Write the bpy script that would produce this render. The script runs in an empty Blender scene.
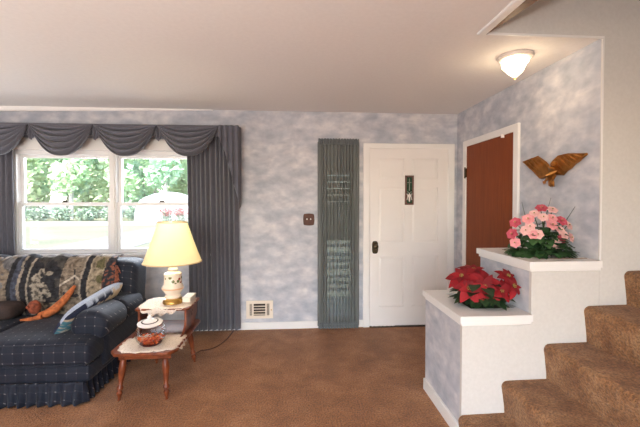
import bpy, bmesh, math, random
from mathutils import Vector, Matrix, noise
PI = math.pi
C = bpy.context.scene.collection
SC = bpy.context.scene
random.seed(7)

# ------------------------------------------------------------------ materials
def mat(name):
    m = bpy.data.materials.new(name); m.use_nodes = True
    nt = m.node_tree; nt.nodes.clear()
    out = nt.nodes.new('ShaderNodeOutputMaterial')
    return m, nt, out
def N(nt, typ, **kw):
    n = nt.nodes.new(typ)
    for k, v in kw.items():
        if k.startswith('i_'):
            key = k[2:]
            n.inputs[int(key) if key.isdigit() else key.replace('_', ' ')].default_value = v
        else: setattr(n, k, v)
    return n
def L(nt, a, b): nt.links.new(a, b)
def ramp(nt, stops, interp='LINEAR'):
    r = nt.nodes.new('ShaderNodeValToRGB'); cr = r.color_ramp; cr.interpolation = interp
    while len(cr.elements) < len(stops): cr.elements.new(0.5)
    for e, (p, c) in zip(cr.elements, stops): e.position = p; e.color = (*c, 1)
    return r
def coords(nt, scale=(1, 1, 1), kind='Object', rot=(0, 0, 0)):
    tc = N(nt, 'ShaderNodeTexCoord'); mp = N(nt, 'ShaderNodeMapping')
    mp.inputs['Scale'].default_value = scale; mp.inputs['Rotation'].default_value = rot
    L(nt, tc.outputs[kind], mp.inputs['Vector']); return mp.outputs['Vector']
def bsdf(nt, out, color=(.5, .5, .5), rough=.6, metal=0, spec=.5, **kw):
    b = N(nt, 'ShaderNodeBsdfPrincipled')
    b.inputs['Base Color'].default_value = (*color, 1); b.inputs['Roughness'].default_value = rough
    b.inputs['Metallic'].default_value = metal; b.inputs['Specular IOR Level'].default_value = spec
    for k, v in kw.items(): b.inputs[k].default_value = v
    L(nt, b.outputs[0], out.inputs[0]); return b
def bump(nt, b, height, strength=.3, dist=.01):
    bp = N(nt, 'ShaderNodeBump'); bp.inputs['Strength'].default_value = strength; bp.inputs['Distance'].default_value = dist
    L(nt, height, bp.inputs['Height']); L(nt, bp.outputs[0], b.inputs['Normal'])
def simple(name, color, rough=.6, metal=0, spec=.5, nscale=0, namt=.12, bstr=0, **kw):
    """plain paint-like material with a faint procedural variation"""
    m, nt, out = mat(name); b = bsdf(nt, out, color, rough, metal, spec, **kw)
    if nscale:
        v = coords(nt); n = N(nt, 'ShaderNodeTexNoise'); n.inputs['Scale'].default_value = nscale; n.inputs['Detail'].default_value = 4
        L(nt, v, n.inputs['Vector'])
        r = ramp(nt, [(.3, tuple(c * (1 - namt) for c in color)), (.7, tuple(min(1, c * (1 + namt)) for c in color))])
        L(nt, n.outputs[0], r.inputs[0]); L(nt, r.outputs[0], b.inputs['Base Color'])
        if bstr: bump(nt, b, n.outputs[0], bstr, .004)
    return m

def m_wallpaper():
    m, nt, out = mat('cloud_wallpaper'); b = bsdf(nt, out, rough=.75, spec=.25)
    v = coords(nt, (1, 1, 1.6))
    n1 = N(nt, 'ShaderNodeTexNoise'); n1.inputs['Scale'].default_value = 5.6; n1.inputs['Detail'].default_value = 5; n1.inputs['Roughness'].default_value = .55; n1.inputs['Distortion'].default_value = .15
    L(nt, v, n1.inputs['Vector'])
    r1 = ramp(nt, [(.32, (.41, .435, .495)), (.45, (.475, .49, .54)), (.53, (.53, .535, .575)), (.62, (.60, .595, .62)), (.74, (.68, .665, .67))])
    L(nt, n1.outputs[0], r1.inputs[0])
    n2 = N(nt, 'ShaderNodeTexNoise'); n2.inputs['Scale'].default_value = 9; n2.inputs['Detail'].default_value = 6
    L(nt, v, n2.inputs['Vector'])
    r2 = ramp(nt, [(.35, (.88, .88, .90)), (.65, (1.08, 1.07, 1.06))]); L(nt, n2.outputs[0], r2.inputs[0])
    mx = N(nt, 'ShaderNodeMix', data_type='RGBA', blend_type='MULTIPLY'); mx.inputs[0].default_value = 1
    L(nt, r1.outputs[0], mx.inputs[6]); L(nt, r2.outputs[0], mx.inputs[7]); L(nt, mx.outputs[2], b.inputs['Base Color'])
    return m
def m_carpet(name, a, bb, cc, scale=1.0, rough=.95):
    m, nt, out = mat(name); b = bsdf(nt, out, rough=rough, spec=.45, **{'Sheen Weight': .12, 'Sheen Roughness': .5})
    b.inputs['Sheen Tint'].default_value = (.9, .85, .85, 1)
    v = coords(nt)
    big = N(nt, 'ShaderNodeTexNoise'); big.inputs['Scale'].default_value = 4.2 * scale; big.inputs['Detail'].default_value = 8; big.inputs['Roughness'].default_value = .62; big.inputs['Distortion'].default_value = .3
    fine = N(nt, 'ShaderNodeTexNoise'); fine.inputs['Scale'].default_value = 85; fine.inputs['Detail'].default_value = 3
    L(nt, v, big.inputs['Vector']); L(nt, v, fine.inputs['Vector'])
    r = ramp(nt, [(.32, a), (.5, bb), (.70, cc)]); L(nt, big.outputs[0], r.inputs[0])
    r2 = ramp(nt, [(.3, (.52, .50, .48)), (.7, (1.42, 1.42, 1.42))]); L(nt, fine.outputs[0], r2.inputs[0])
    mx = N(nt, 'ShaderNodeMix', data_type='RGBA', blend_type='MULTIPLY'); mx.inputs[0].default_value = 1
    L(nt, r.outputs[0], mx.inputs[6]); L(nt, r2.outputs[0], mx.inputs[7]); L(nt, mx.outputs[2], b.inputs['Base Color'])
    ad = N(nt, 'ShaderNodeMath', operation='MULTIPLY_ADD'); ad.inputs[1].default_value = .5
    L(nt, big.outputs[0], ad.inputs[0]); L(nt, fine.outputs[0], ad.inputs[2])
    bump(nt, b, ad.outputs[0], .9, .02)
    return m
def m_wood(name, dark, light, rough=.35, scale=(14, 14, 1.2)):
    m, nt, out = mat(name); b = bsdf(nt, out, rough=rough, spec=.3)
    v = coords(nt, scale); n = N(nt, 'ShaderNodeTexNoise'); n.inputs['Scale'].default_value = 2.2; n.inputs['Detail'].default_value = 6; n.inputs['Distortion'].default_value = 1.2
    L(nt, v, n.inputs['Vector']); r = ramp(nt, [(.3, dark), (.7, light)]); L(nt, n.outputs[0], r.inputs[0]); L(nt, r.outputs[0], b.inputs['Base Color'])
    return m
def m_plaid():
    m, nt, out = mat('navy_plaid'); b = bsdf(nt, out, rough=.7, spec=.3, **{'Sheen Weight': .06})
    tc = N(nt, 'ShaderNodeTexCoord'); sp = N(nt, 'ShaderNodeSeparateXYZ'); L(nt, tc.outputs['Object'], sp.inputs[0])
    yz = N(nt, 'ShaderNodeMath', operation='ADD'); L(nt, sp.outputs[1], yz.inputs[0]); L(nt, sp.outputs[2], yz.inputs[1])
    def line(src, period, width):
        d = N(nt, 'ShaderNodeMath', operation='DIVIDE'); d.inputs[1].default_value = period; L(nt, src, d.inputs[0])
        f = N(nt, 'ShaderNodeMath', operation='FRACT'); L(nt, d.outputs[0], f.inputs[0])
        s = N(nt, 'ShaderNodeMath', operation='SUBTRACT'); s.inputs[1].default_value = .5; L(nt, f.outputs[0], s.inputs[0])
        a = N(nt, 'ShaderNodeMath', operation='ABSOLUTE'); L(nt, s.outputs[0], a.inputs[0])
        q = N(nt, 'ShaderNodeMath', operation='LESS_THAN'); q.inputs[1].default_value = width; L(nt, a.outputs[0], q.inputs[0]); return q.outputs[0]
    lx = line(sp.outputs[0], .068, .06); ly = line(yz.outputs[0], .068, .06); wide = line(sp.outputs[0], .136, .22)
    mx1 = N(nt, 'ShaderNodeMix', data_type='RGBA'); mx1.inputs[6].default_value = (.0045, .0072, .0165, 1); mx1.inputs[7].default_value = (.008, .011, .0215, 1); L(nt, wide, mx1.inputs[0])
    s = N(nt, 'ShaderNodeMath', operation='MAXIMUM'); L(nt, lx, s.inputs[0]); L(nt, ly, s.inputs[1])
    s2 = N(nt, 'ShaderNodeMath', operation='MULTIPLY'); s2.inputs[1].default_value = .22; L(nt, s.outputs[0], s2.inputs[0])
    mx2 = N(nt, 'ShaderNodeMix', data_type='RGBA'); mx2.inputs[7].default_value = (.045, .045, .060, 1); L(nt, mx1.outputs[2], mx2.inputs[6]); L(nt, s2.outputs[0], mx2.inputs[0])
    p = N(nt, 'ShaderNodeMath', operation='MULTIPLY'); L(nt, lx, p.inputs[0]); L(nt, ly, p.inputs[1])
    mx3 = N(nt, 'ShaderNodeMix', data_type='RGBA'); mx3.inputs[7].default_value = (.15, .14, .14, 1); L(nt, mx2.outputs[2], mx3.inputs[6]); L(nt, p.outputs[0], mx3.inputs[0])
    L(nt, mx3.outputs[2], b.inputs['Base Color'])
    n = N(nt, 'ShaderNodeTexNoise'); n.inputs['Scale'].default_value = 260; L(nt, tc.outputs['Object'], n.inputs['Vector']); bump(nt, b, n.outputs[0], .3, .003)
    return m
def m_vcol(name, rough=.85, weave=220):
    m, nt, out = mat(name); b = bsdf(nt, out, rough=rough, spec=.2)
    a = N(nt, 'ShaderNodeVertexColor', layer_name='pattern')
    tc = N(nt, 'ShaderNodeTexCoord'); n = N(nt, 'ShaderNodeTexNoise'); n.inputs['Scale'].default_value = weave; L(nt, tc.outputs['Object'], n.inputs['Vector'])
    r = ramp(nt, [(.3, (.7, .7, .7)), (.7, (1.25, 1.25, 1.25))]); L(nt, n.outputs[0], r.inputs[0])
    mx = N(nt, 'ShaderNodeMix', data_type='RGBA', blend_type='MULTIPLY'); mx.inputs[0].default_value = 1
    L(nt, a.outputs[0], mx.inputs[6]); L(nt, r.outputs[0], mx.inputs[7]); L(nt, mx.outputs[2], b.inputs['Base Color'])
    bump(nt, b, n.outputs[0], .3, .003); return m
def m_fabric(name, col, rough=.7, sheen=.3):
    m, nt, out = mat(name); b = bsdf(nt, out, col, rough, spec=.3, **{'Sheen Weight': sheen})
    v = coords(nt, (60, 60, 6)); n = N(nt, 'ShaderNodeTexNoise'); n.inputs['Scale'].default_value = 3; n.inputs['Detail'].default_value = 3
    L(nt, v, n.inputs['Vector']); r = ramp(nt, [(.3, tuple(c * .82 for c in col)), (.7, tuple(c * 1.2 for c in col))]); L(nt, n.outputs[0], r.inputs[0]); L(nt, r.outputs[0], b.inputs['Base Color'])
    return m
def m_sheer(name, col, clear):
    m, nt, out = mat(name)
    d = N(nt, 'ShaderNodeBsdfDiffuse'); d.inputs[0].default_value = (*col, 1)
    tl = N(nt, 'ShaderNodeBsdfTranslucent'); tl.inputs[0].default_value = (*col, 1)
    mm = N(nt, 'ShaderNodeMixShader'); mm.inputs[0].default_value = .3; L(nt, d.outputs[0], mm.inputs[1]); L(nt, tl.outputs[0], mm.inputs[2])
    t = N(nt, 'ShaderNodeBsdfTransparent'); t.inputs[0].default_value = (.97, 1, 1, 1)
    v = coords(nt, (1, 0, 0)); n = N(nt, 'ShaderNodeTexNoise'); n.inputs['Scale'].default_value = 60; L(nt, v, n.inputs['Vector'])
    r = ramp(nt, [(.35, (clear * .55,) * 3), (.65, (min(1, clear * 1.45),) * 3)]); L(nt, n.outputs[0], r.inputs[0])
    mx = N(nt, 'ShaderNodeMixShader'); L(nt, r.outputs[0], mx.inputs[0]); L(nt, mm.outputs[0], mx.inputs[1]); L(nt, t.outputs[0], mx.inputs[2]); L(nt, mx.outputs[0], out.inputs[0])
    return m
def m_pane(name, tint=(1, 1, 1), refl=.05, haze=0.0):
    m, nt, out = mat(name)
    t = N(nt, 'ShaderNodeBsdfTransparent'); t.inputs[0].default_value = (*tint, 1)
    g = N(nt, 'ShaderNodeBsdfGlossy'); g.inputs['Roughness'].default_value = .03
    fr = N(nt, 'ShaderNodeFresnel'); fr.inputs[0].default_value = 1.45
    mu = N(nt, 'ShaderNodeMath', operation='MULTIPLY'); mu.inputs[1].default_value = refl * 20; L(nt, fr.outputs[0], mu.inputs[0]); mu.use_clamp = True
    mx = N(nt, 'ShaderNodeMixShader'); L(nt, mu.outputs[0], mx.inputs[0]); L(nt, t.outputs[0], mx.inputs[1]); L(nt, g.outputs[0], mx.inputs[2])
    L(nt, mx.outputs[0], out.inputs[0]); return m
def m_shade():
    m, nt, out = mat('cream_pleated_shade')
    d = N(nt, 'ShaderNodeBsdfDiffuse'); d.inputs[0].default_value = (.90, .82, .60, 1)
    t = N(nt, 'ShaderNodeBsdfTranslucent'); t.inputs[0].default_value = (.98, .89, .60, 1)
    mx = N(nt, 'ShaderNodeMixShader'); mx.inputs[0].default_value = .55
    L(nt, d.outputs[0], mx.inputs[1]); L(nt, t.outputs[0], mx.inputs[2]); L(nt, mx.outputs[0], out.inputs[0]); return m
def m_emit(name, col, s):
    m, nt, out = mat(name); e = N(nt, 'ShaderNodeEmission'); e.inputs[0].default_value = (*col, 1); e.inputs[1].default_value = s
    L(nt, e.outputs[0], out.inputs[0]); return m
def m_lace():
    m, nt, out = mat('cream_lace'); b = bsdf(nt, out, (.6, .5, .4), .85, spec=.2)
    v = coords(nt); vo = N(nt, 'ShaderNodeTexVoronoi'); vo.inputs['Scale'].default_value = 75; L(nt, v, vo.inputs['Vector'])
    r = ramp(nt, [(.1, (.40, .29, .22)), (.35, (.72, .62, .52))]); L(nt, vo.outputs['Distance'], r.inputs[0]); L(nt, r.outputs[0], b.inputs['Base Color'])
    bump(nt, b, vo.outputs['Distance'], .5, .004); return m
def m_plaster():
    m, nt, out = mat('cream_plaster'); b = bsdf(nt, out, (.72, .68, .63), .8, spec=.25)
    v = coords(nt); n = N(nt, 'ShaderNodeTexNoise'); n.inputs['Scale'].default_value = 55; n.inputs['Detail'].default_value = 4; L(nt, v, n.inputs['Vector'])
    r = ramp(nt, [(.3, (.60, .575, .545)), (.7, (.64, .615, .585))]); L(nt, n.outputs[0], r.inputs[0]); L(nt, r.outputs[0], b.inputs['Base Color'])
    bump(nt, b, n.outputs[0], .12, .004); return m
def m_leaf(name, a, b_, rough=.5, trans=.0):
    m, nt, out = mat(name); b = bsdf(nt, out, a, rough, spec=.4)
    g = N(nt, 'ShaderNodeNewGeometry'); r = ramp(nt, [(0, a), (1, b_)]); L(nt, g.outputs['Random Per Island'], r.inputs[0]); L(nt, r.outputs[0], b.inputs['Base Color'])
    if trans:
        t = N(nt, 'ShaderNodeBsdfTranslucent'); L(nt, r.outputs[0], t.inputs[0]); mx = N(nt, 'ShaderNodeMixShader'); mx.inputs[0].default_value = trans
        L(nt, b.outputs[0], mx.inputs[1]); L(nt, t.outputs[0], mx.inputs[2]); L(nt, mx.outputs[0], out.inputs[0])
    return m

WALLP = m_wallpaper()
CEIL = simple('ceiling_paint', (.81, .78, .755), .85, nscale=40, namt=.02, bstr=.15)
WHITE = simple('white_trim_paint', (.80, .78, .76), .45, nscale=6, namt=.02)
DOORW = simple('white_door_paint', (.79, .76, .74), .4, nscale=4, namt=.02)
SASHW = simple('white_sash_vinyl', (.80, .79, .78), .4, nscale=5, namt=.02)
PLAST = m_plaster()
CARPET = m_carpet('brown_carpet', (.23, .088, .026), (.325, .136, .046), (.43, .205, .088), rough=.6)
STAIRC = m_carpet('stair_carpet', (.18, .076, .026), (.28, .132, .052), (.37, .20, .095), 2.2)
CLOSETW = m_wood('red_brown_door_wood', (.185, .036, .006), (.235, .052, .009), .6)
TABLEW = m_wood('cherry_table_wood', (.095, .020, .008), (.235, .060, .020), .28, (5, 5, 5))
BROWNW = m_wood('dark_brown_wood', (.09, .03, .01), (.16, .06, .02), .4)
PLAID = m_plaid()
CURT = m_fabric('slate_curtain_fabric', (.108, .108, .132), .75, .25)
SHEER = m_sheer('grey_sheer_fabric', (.235, .25, .245), .105)
SHEERH = m_fabric('grey_sheer_header', (.14, .16, .17))
PANE = m_pane('window_glass')
SHADE = m_shade()
BRASS = simple('brass', (.55, .34, .10), .28, 1, nscale=12, namt=.1)
BRONZE = simple('dark_bronze', (.055, .038, .02), .38, .7, nscale=20, namt=.3)
GOLD = simple('antique_gold', (.36, .15, .035), .42, .85, nscale=18, namt=.35, bstr=.2)
LACE = m_lace()
CERAM = simple('cream_ceramic', (.80, .68, .54), .2, nscale=10, namt=.03)
def m_painted():
    m, nt, out = mat('painted_ceramic'); b = bsdf(nt, out, (.80, .68, .54), .2)
    tc = N(nt, 'ShaderNodeTexCoord'); vo = N(nt, 'ShaderNodeTexVoronoi'); vo.inputs['Scale'].default_value = 30; L(nt, tc.outputs['Object'], vo.inputs['Vector'])
    sp = N(nt, 'ShaderNodeSeparateXYZ'); L(nt, tc.outputs['Object'], sp.inputs[0])
    a = N(nt, 'ShaderNodeMath', operation='SUBTRACT'); a.inputs[1].default_value = .203; L(nt, sp.outputs[2], a.inputs[0])
    a2 = N(nt, 'ShaderNodeMath', operation='ABSOLUTE'); L(nt, a.outputs[0], a2.inputs[0])
    a3 = N(nt, 'ShaderNodeMath', operation='LESS_THAN'); a3.inputs[1].default_value = .031; L(nt, a2.outputs[0], a3.inputs[0])
    q = N(nt, 'ShaderNodeMath', operation='LESS_THAN'); q.inputs[1].default_value = .42; L(nt, vo.outputs['Distance'], q.inputs[0])
    ml = N(nt, 'ShaderNodeMath', operation='MULTIPLY'); L(nt, a3.outputs[0], ml.inputs[0]); L(nt, q.outputs[0], ml.inputs[1])
    r = ramp(nt, [(0, (.30, .08, .05)), (.4, (.45, .22, .10)), (.7, (.16, .17, .06))], 'CONSTANT'); L(nt, vo.outputs['Color'], r.inputs[0])
    mx = N(nt, 'ShaderNodeMix', data_type='RGBA'); mx.inputs[6].default_value = (.80, .68, .54, 1); L(nt, r.outputs[0], mx.inputs[7]); L(nt, ml.outputs[0], mx.inputs[0]); L(nt, mx.outputs[2], b.inputs['Base Color'])
    return m
CERAMF = m_painted()
CLEAR = m_pane('clear_jar_glass', (.95, .96, .96), .025)
PORC = simple('white_porcelain', (.82, .78, .75), .2, nscale=8, namt=.03)
POTP = m_leaf('potpourri_mix', (.50, .02, .008), (.88, .26, .06), .6)
PAPER = simple('cream_paper', (.80, .72, .60), .7, nscale=8, namt=.03)
PLATEB = simple('brown_switch_plate', (.085, .028, .016), .6, nscale=25, namt=.25)
DARK = simple('dark_recess', (.035, .022, .016), .8, nscale=20, namt=.3)
SOIL = simple('dark_soil', (.025, .02, .016), .95, nscale=60, namt=.5, bstr=.5)
TANB = simple('tan_liner', (.42, .31, .23), .8, nscale=40, namt=.2)
RED = m_leaf('red_bracts', (.15, .002, .006), (.30, .005, .011), .75)
GREEN = m_leaf('dark_green_leaves', (.010, .030, .012), (.035, .075, .028), .5)
GREENF = m_leaf('garden_green_leaves', (.012, .040, .012), (.065, .15, .05), .5)
YEL = simple('yellow_buds', (.28, .22, .05), .7, nscale=30)
PINKS = [m_leaf('pale_pink_petals', (.82, .45, .43), (.90, .62, .58), .6, .15), m_leaf('rose_pink_petals', (.50, .06, .10), (.64, .13, .17), .6, .1), m_leaf('mid_pink_petals', (.80, .30, .32), (.85, .42, .42), .6, .1)]
BLADE = simple('grey_green_blade', (.16, .18, .17), .6, nscale=20)
CORDM = simple('brown_cord', (.07, .03, .02), .5, nscale=20)
GRILLE = simple('cream_metal', (.78, .68, .57), .45, nscale=8, namt=.02)
LAWN = simple('sunny_lawn', (.15, .148, .085), .95, nscale=.35, namt=.14)
ROAD = simple('pale_road', (.215, .195, .17), .95, nscale=.6, namt=.05)
BARK = simple('pale_bark', (.42, .39, .34), .9, nscale=5, namt=.3)
TREEL = [m_leaf('spring_leaves', (.46, .62, .38), (.62, .75, .50), .7, .5), m_leaf('fresh_leaves', (.42, .62, .44), (.60, .75, .56), .7, .5), m_leaf('yellow_green_leaves', (.48, .58, .34), (.62, .68, .44), .7, .35)]
BUSHL = m_leaf('shrub_leaves', (.17, .24, .16), (.30, .37, .26), .7, .2)
AZAL = m_leaf('azalea_flowers', (.42, .12, .12), (.46, .26, .22), .7, .2)
COVERM = simple('white_cover_cloth', (.40, .395, .38), .8, nscale=3, namt=.02)
VC = m_vcol('woven_tapestry')
VCP = m_vcol('woven_pillow')
RUST = simple('rust_plush', (.40, .11, .03), .85, nscale=35, namt=.45, bstr=.5)
FRINGE = simple('rust_fringe', (.20, .06, .03), .85, nscale=60, namt=.5)
DKBR = simple('dark_brown_cloth', (.035, .02, .016), .9, nscale=40, namt=.3)
GLOW = m_emit('lit_white_glass', (1, .84, .58), 5.0)
BULB = m_emit('lit_bulb', (1, .75, .4), 14)
PLQG = simple('green_stained_glass', (.02, .06, .035), .25, nscale=40, namt=.6)

# ------------------------------------------------------------------ mesh builder
class MB:
    def __init__(s): s.bm = bmesh.new(); s.col = None
    def face(s, vs):
        try: return s.bm.faces.new(vs)
        except ValueError: return None
    def box(s, x0, x1, y0, y1, z0, z1):
        v = [s.bm.verts.new((x, y, z)) for x in (x0, x1) for y in (y0, y1) for z in (z0, z1)]
        for f in ((0, 1, 3, 2), (4, 6, 7, 5), (0, 4, 5, 1), (2, 3, 7, 6), (0, 2, 6, 4), (1, 5, 7, 3)): s.face([v[i] for i in f])
        return s
    def rbox(s, x0, x1, y0, y1, z0, z1, r=.03, n=8, puff=0.0):
        """rounded, optionally puffed box made from a subdivided cube"""
        c = Vector(((x0 + x1) / 2, (y0 + y1) / 2, (z0 + z1) / 2)); h = Vector(((x1 - x0) / 2, (y1 - y0) / 2, (z1 - z0) / 2))
        r = min(r, h.x, h.y, h.z); idx = {}
        def ax(t, hh):                      # parameter 0..n to coordinate, denser near rounded edge
            t = t / n * 2 - 1; return math.sin(t * PI / 2) * hh if hh > 0 else 0
        def vert(i, j, k):
            key = (i, j, k)
            if key not in idx:
                p = Vector((ax(i, h.x), ax(j, h.y), ax(k, h.z)))
                q = Vector((max(-h.x + r, min(h.x - r, p.x)), max(-h.y + r, min(h.y - r, p.y)), max(-h.z + r, min(h.z - r, p.z))))
                d = p - q
                if d.length > 1e-6: p = q + d.normalized() * r
                if puff: p.z += puff * (1 - (p.x / h.x) ** 2) * (1 - (p.y / h.y) ** 2) * (1 if k > n / 2 else 0)
                idx[key] = s.bm.verts.new(c + p)
            return idx[key]
        for a in range(n):
            for b in range(n):
                for k in (0, n):
                    s.face([vert(a, b, k), vert(a + 1, b, k), vert(a + 1, b + 1, k), vert(a, b + 1, k)])
                    s.face([vert(a, k, b), vert(a + 1, k, b), vert(a + 1, k, b + 1), vert(a, k, b + 1)])
                    s.face([vert(k, a, b), vert(k, a + 1, b), vert(k, a + 1, b + 1), vert(k, a, b + 1)])
        return s
    def lathe(s, prof, c=(0, 0, 0), n=32, ripple=None, M=None):
        rings = []
        for r, z in prof:
            ring = []
            for i in range(n):
                a = 2 * PI * i / n; rr = r * (1 + (ripple(a) if ripple else 0))
                p = Vector((rr * math.cos(a), rr * math.sin(a), z))
                if M: p = M @ p
                ring.append(s.bm.verts.new(p + Vector(c)))
            rings.append(ring)
        for a, b in zip(rings, rings[1:]):
            for i in range(n): s.face([a[i], a[(i + 1) % n], b[(i + 1) % n], b[i]])
        for ring, rev in ((rings[0], True), (rings[-1], False)):
            s.face(ring[::-1] if rev else ring)
        return s
    def tube(s, pts, rad, n=10):
        pts = [Vector(p) for p in pts]; rings = []
        if not isinstance(rad, (list, tuple)): rad = [rad] * len(pts)
        up = Vector((0, 0, 1))
        for i, p in enumerate(pts):
            d = (pts[min(i + 1, len(pts) - 1)] - pts[max(i - 1, 0)]).normalized()
            a = d.cross(up if abs(d.z) < .95 else Vector((1, 0, 0))).normalized(); b = d.cross(a)
            rings.append([s.bm.verts.new(p + (a * math.cos(2 * PI * k / n) + b * math.sin(2 * PI * k / n)) * rad[i]) for k in range(n)])
        for a, b in zip(rings, rings[1:]):
            for k in range(n): s.face([a[k], a[(k + 1) % n], b[(k + 1) % n], b[k]])
        s.face(rings[0][::-1]); s.face(rings[-1]); return s
    def ball(s, c, r, n=12, sc=(1, 1, 1), M=None):
        prof = [(max(.001, math.sin(PI * i / n)) * r, -math.cos(PI * i / n) * r) for i in range(n + 1)]
        S = Matrix.Diagonal((*sc, 1)); S = (M.to_4x4() @ S) if M else S
        return s.lathe(prof, c, n + 4, M=S)
    def prism(s, poly, ax, a, b):
        """extrude polygon (2D) between a and b along axis ax"""
        def P(q, t): return (t, q[0], q[1]) if ax == 0 else (q[0], t, q[1]) if ax == 1 else (q[0], q[1], t)
        lo = [s.bm.verts.new(P(q, a)) for q in poly]; hi = [s.bm.verts.new(P(q, b)) for q in poly]
        s.face(lo[::-1]); s.face(hi); n = len(poly)
        for i in range(n): s.face([lo[i], lo[(i + 1) % n], hi[(i + 1) % n], hi[i]])
        return s
    def grid(s, f, nu, nv, colf=None):
        if colf and s.col is None: s.col = s.bm.loops.layers.color.new('pattern') if False else {}
        g = []
        for i in range(nu + 1):
            row = []
            for j in range(nv + 1):
                v = s.bm.verts.new(f(i / nu, j / nv)); row.append(v)
                if colf: s.col[v] = colf(i / nu, j / nv)
            g.append(row)
        for i in range(nu):
            for j in range(nv): s.face([g[i][j], g[i + 1][j], g[i + 1][j + 1], g[i][j + 1]])
        return s
    def leaf(s, base, d, up, ln, w, bend=.3, n=5, cup=.15, tip=1.0):
        base = Vector(base); d = Vector(d).normalized(); up = Vector(up); side = d.cross(up)
        if side.length < 1e-4: side = d.cross(Vector((1, 0, .1)))
        side.normalize(); nn = side.cross(d).normalized(); rows = []
        for i in range(n + 1):
            t = i / n; ww = w * math.sin(PI * min(1, t ** .8 * .97 + .03)) ** (.9) * (1 if t < .99 else .05)
            c = base + d * (ln * t) - nn * (bend * ln * t * t)
            rows.append([s.bm.verts.new(c - side * ww + nn * cup * ww), s.bm.verts.new(c), s.bm.verts.new(c + side * ww + nn * cup * ww)])
        for a, b in zip(rows, rows[1:]):
            for k in range(2): s.face([a[k], a[k + 1], b[k + 1], b[k]])
        return s
    def build(s, name, m, parent=None, smooth=True, bevel=0, solid=0, sub=0, origin=None, ang=40):
        bm = s.bm
        bmesh.ops.recalc_face_normals(bm, faces=bm.faces)
        off = Vector((0, 0, 0)); par = parent
        while par is not None: off += par.location; par = par.parent
        org = Vector(origin) if origin is not None else Vector((0, 0, 0))
        if parent is not None: org = Vector((0, 0, 0))
        for v in bm.verts: v.co -= off + org
        me = bpy.data.meshes.new(name); bm.verts.index_update(); cols = None
        if s.col is not None: cols = [s.col.get(v, (.5, .5, .5)) for v in bm.verts]
        bm.to_mesh(me); bm.free()
        if cols:
            a = me.color_attributes.new('pattern', 'FLOAT_COLOR', 'POINT')
            for i, c in enumerate(cols): a.data[i].color = (*c, 1)
        me.materials.append(m)
        if smooth:
            for p in me.polygons: p.use_smooth = True
            try: me.set_sharp_from_angle(angle=math.radians(ang))
            except Exception: pass
        o = bpy.data.objects.new(name, me); C.objects.link(o)
        if parent is not None: o.parent = parent
        o.location = org
        if solid: q = o.modifiers.new('solid', 'SOLIDIFY'); q.thickness = solid; q.offset = 0
        if bevel: q = o.modifiers.new('bevel', 'BEVEL'); q.width = bevel; q.segments = 2; q.limit_method = 'ANGLE'; q.angle_limit = math.radians(40)
        if sub: q = o.modifiers.new('sub', 'SUBSURF'); q.levels = sub; q.render_levels = sub
        return o
def tag(o, label=None, cat=None, group=None, kind=None):
    if label: o['label'] = label
    if cat: o['category'] = cat
    if group: o['group'] = group
    if kind: o['kind'] = kind
    return o
def thing(name, loc, label, cat, group=None, kind=None):
    o = bpy.data.objects.new(name, None); C.objects.link(o); o.location = loc; o.empty_display_size = .1
    return tag(o, label, cat, group, kind)
def struct(name, mb, m, label, cat, **kw):
    return tag(mb.build(name, m, **kw), label, cat, kind='structure')
B = lambda *a: MB().box(*a)

# ------------------------------------------------------------------ room dimensions (metres)
D = 4.053; XR = 1.879; YF = 2.085; H = 2.448
WX0, WX1, WZ0, WZ1 = -3.0, -.96, .87, 1.99          # window opening
SX0, SX1, SZ0, SZ1 = .33, .67, .10, 1.84            # side light opening
w = MB(); T = .16
w.box(-4.2, WX0, D, D + T, 0, H); w.box(WX0, WX1, D, D + T, 0, WZ0); w.box(WX0, WX1, D, D + T, WZ1, H)
w.box(WX1, SX0, D, D + T, 0, H); w.box(SX0, SX1, D, D + T, 0, SZ0); w.box(SX0, SX1, D, D + T, SZ1, H); w.box(SX1, XR + .12, D, D + T, 0, H)
struct('wall_back', w, WALLP, 'pale blue cloud wallpapered wall with window and front door', 'wall', smooth=False)
struct('wall_left', B(-4.32, -4.2, -2.7, D + T, 0, H), WALLP, 'wallpapered end wall beyond the sofa', 'wall', smooth=False)
struct('wall_right', B(XR, XR + .12, YF + .012, D, 0, H), WALLP, 'cloud wallpapered entry wall holding the brown door', 'wall', smooth=False)
w = MB()
w.box(XR, 4.4, YF, YF + .012, 0, H); w.box(XR + .12, 4.4, YF + .012, YF + .1, 0, H); w.box(1.12, 4.4, YF, YF + .1, H, 5)
struct('wall_stair', w, PLAST, 'cream plaster wall stepping up beside the stairs', 'wall', smooth=False)
w = MB()                                             # wall behind the viewpoint with a wide opening added for fill light
w.box(-4.2, -2.6, -2.7, -2.58, 0, H); w.box(1.4, 4.4, -2.7, -2.58, 0, H); w.box(-2.6, 1.4, -2.7, -2.58, 2.2, H)
struct('wall_front', w, PLAST, 'plain wall behind the viewpoint with wide opening added for fill light', 'wall', smooth=False)
w = MB(); w.box(4.4, 4.5, -2.7, YF + .1, 0, 5)
struct('wall_end', w, PLAST, 'plain end wall at the top of the stairs', 'wall', smooth=False)
w = MB(); w.box(1.02, 1.12, .9, YF + .1, H + .25, 5); w.box(1.02, 4.4, .8, .9, H, 5); w.box(1.02, 4.5, .8, YF + .1, 5, 5.1)
struct('wall_stairwell', w, PLAST, 'plaster walls of the upper stairwell', 'wall', smooth=False)
w = MB(); w.box(-4.2, 1.12, -2.7, D, H, H + .25); w.box(1.12, 4.4, YF + .1, D, H, H + .25); w.box(1.12, XR+.2, YF, YF + .1, H - .0005, H); w.box(1.12, 4.4, -2.7, .8, H, H + .25)
struct('ceiling', w, CEIL, 'off white ceiling over room and entry', 'ceiling', smooth=False)
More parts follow.
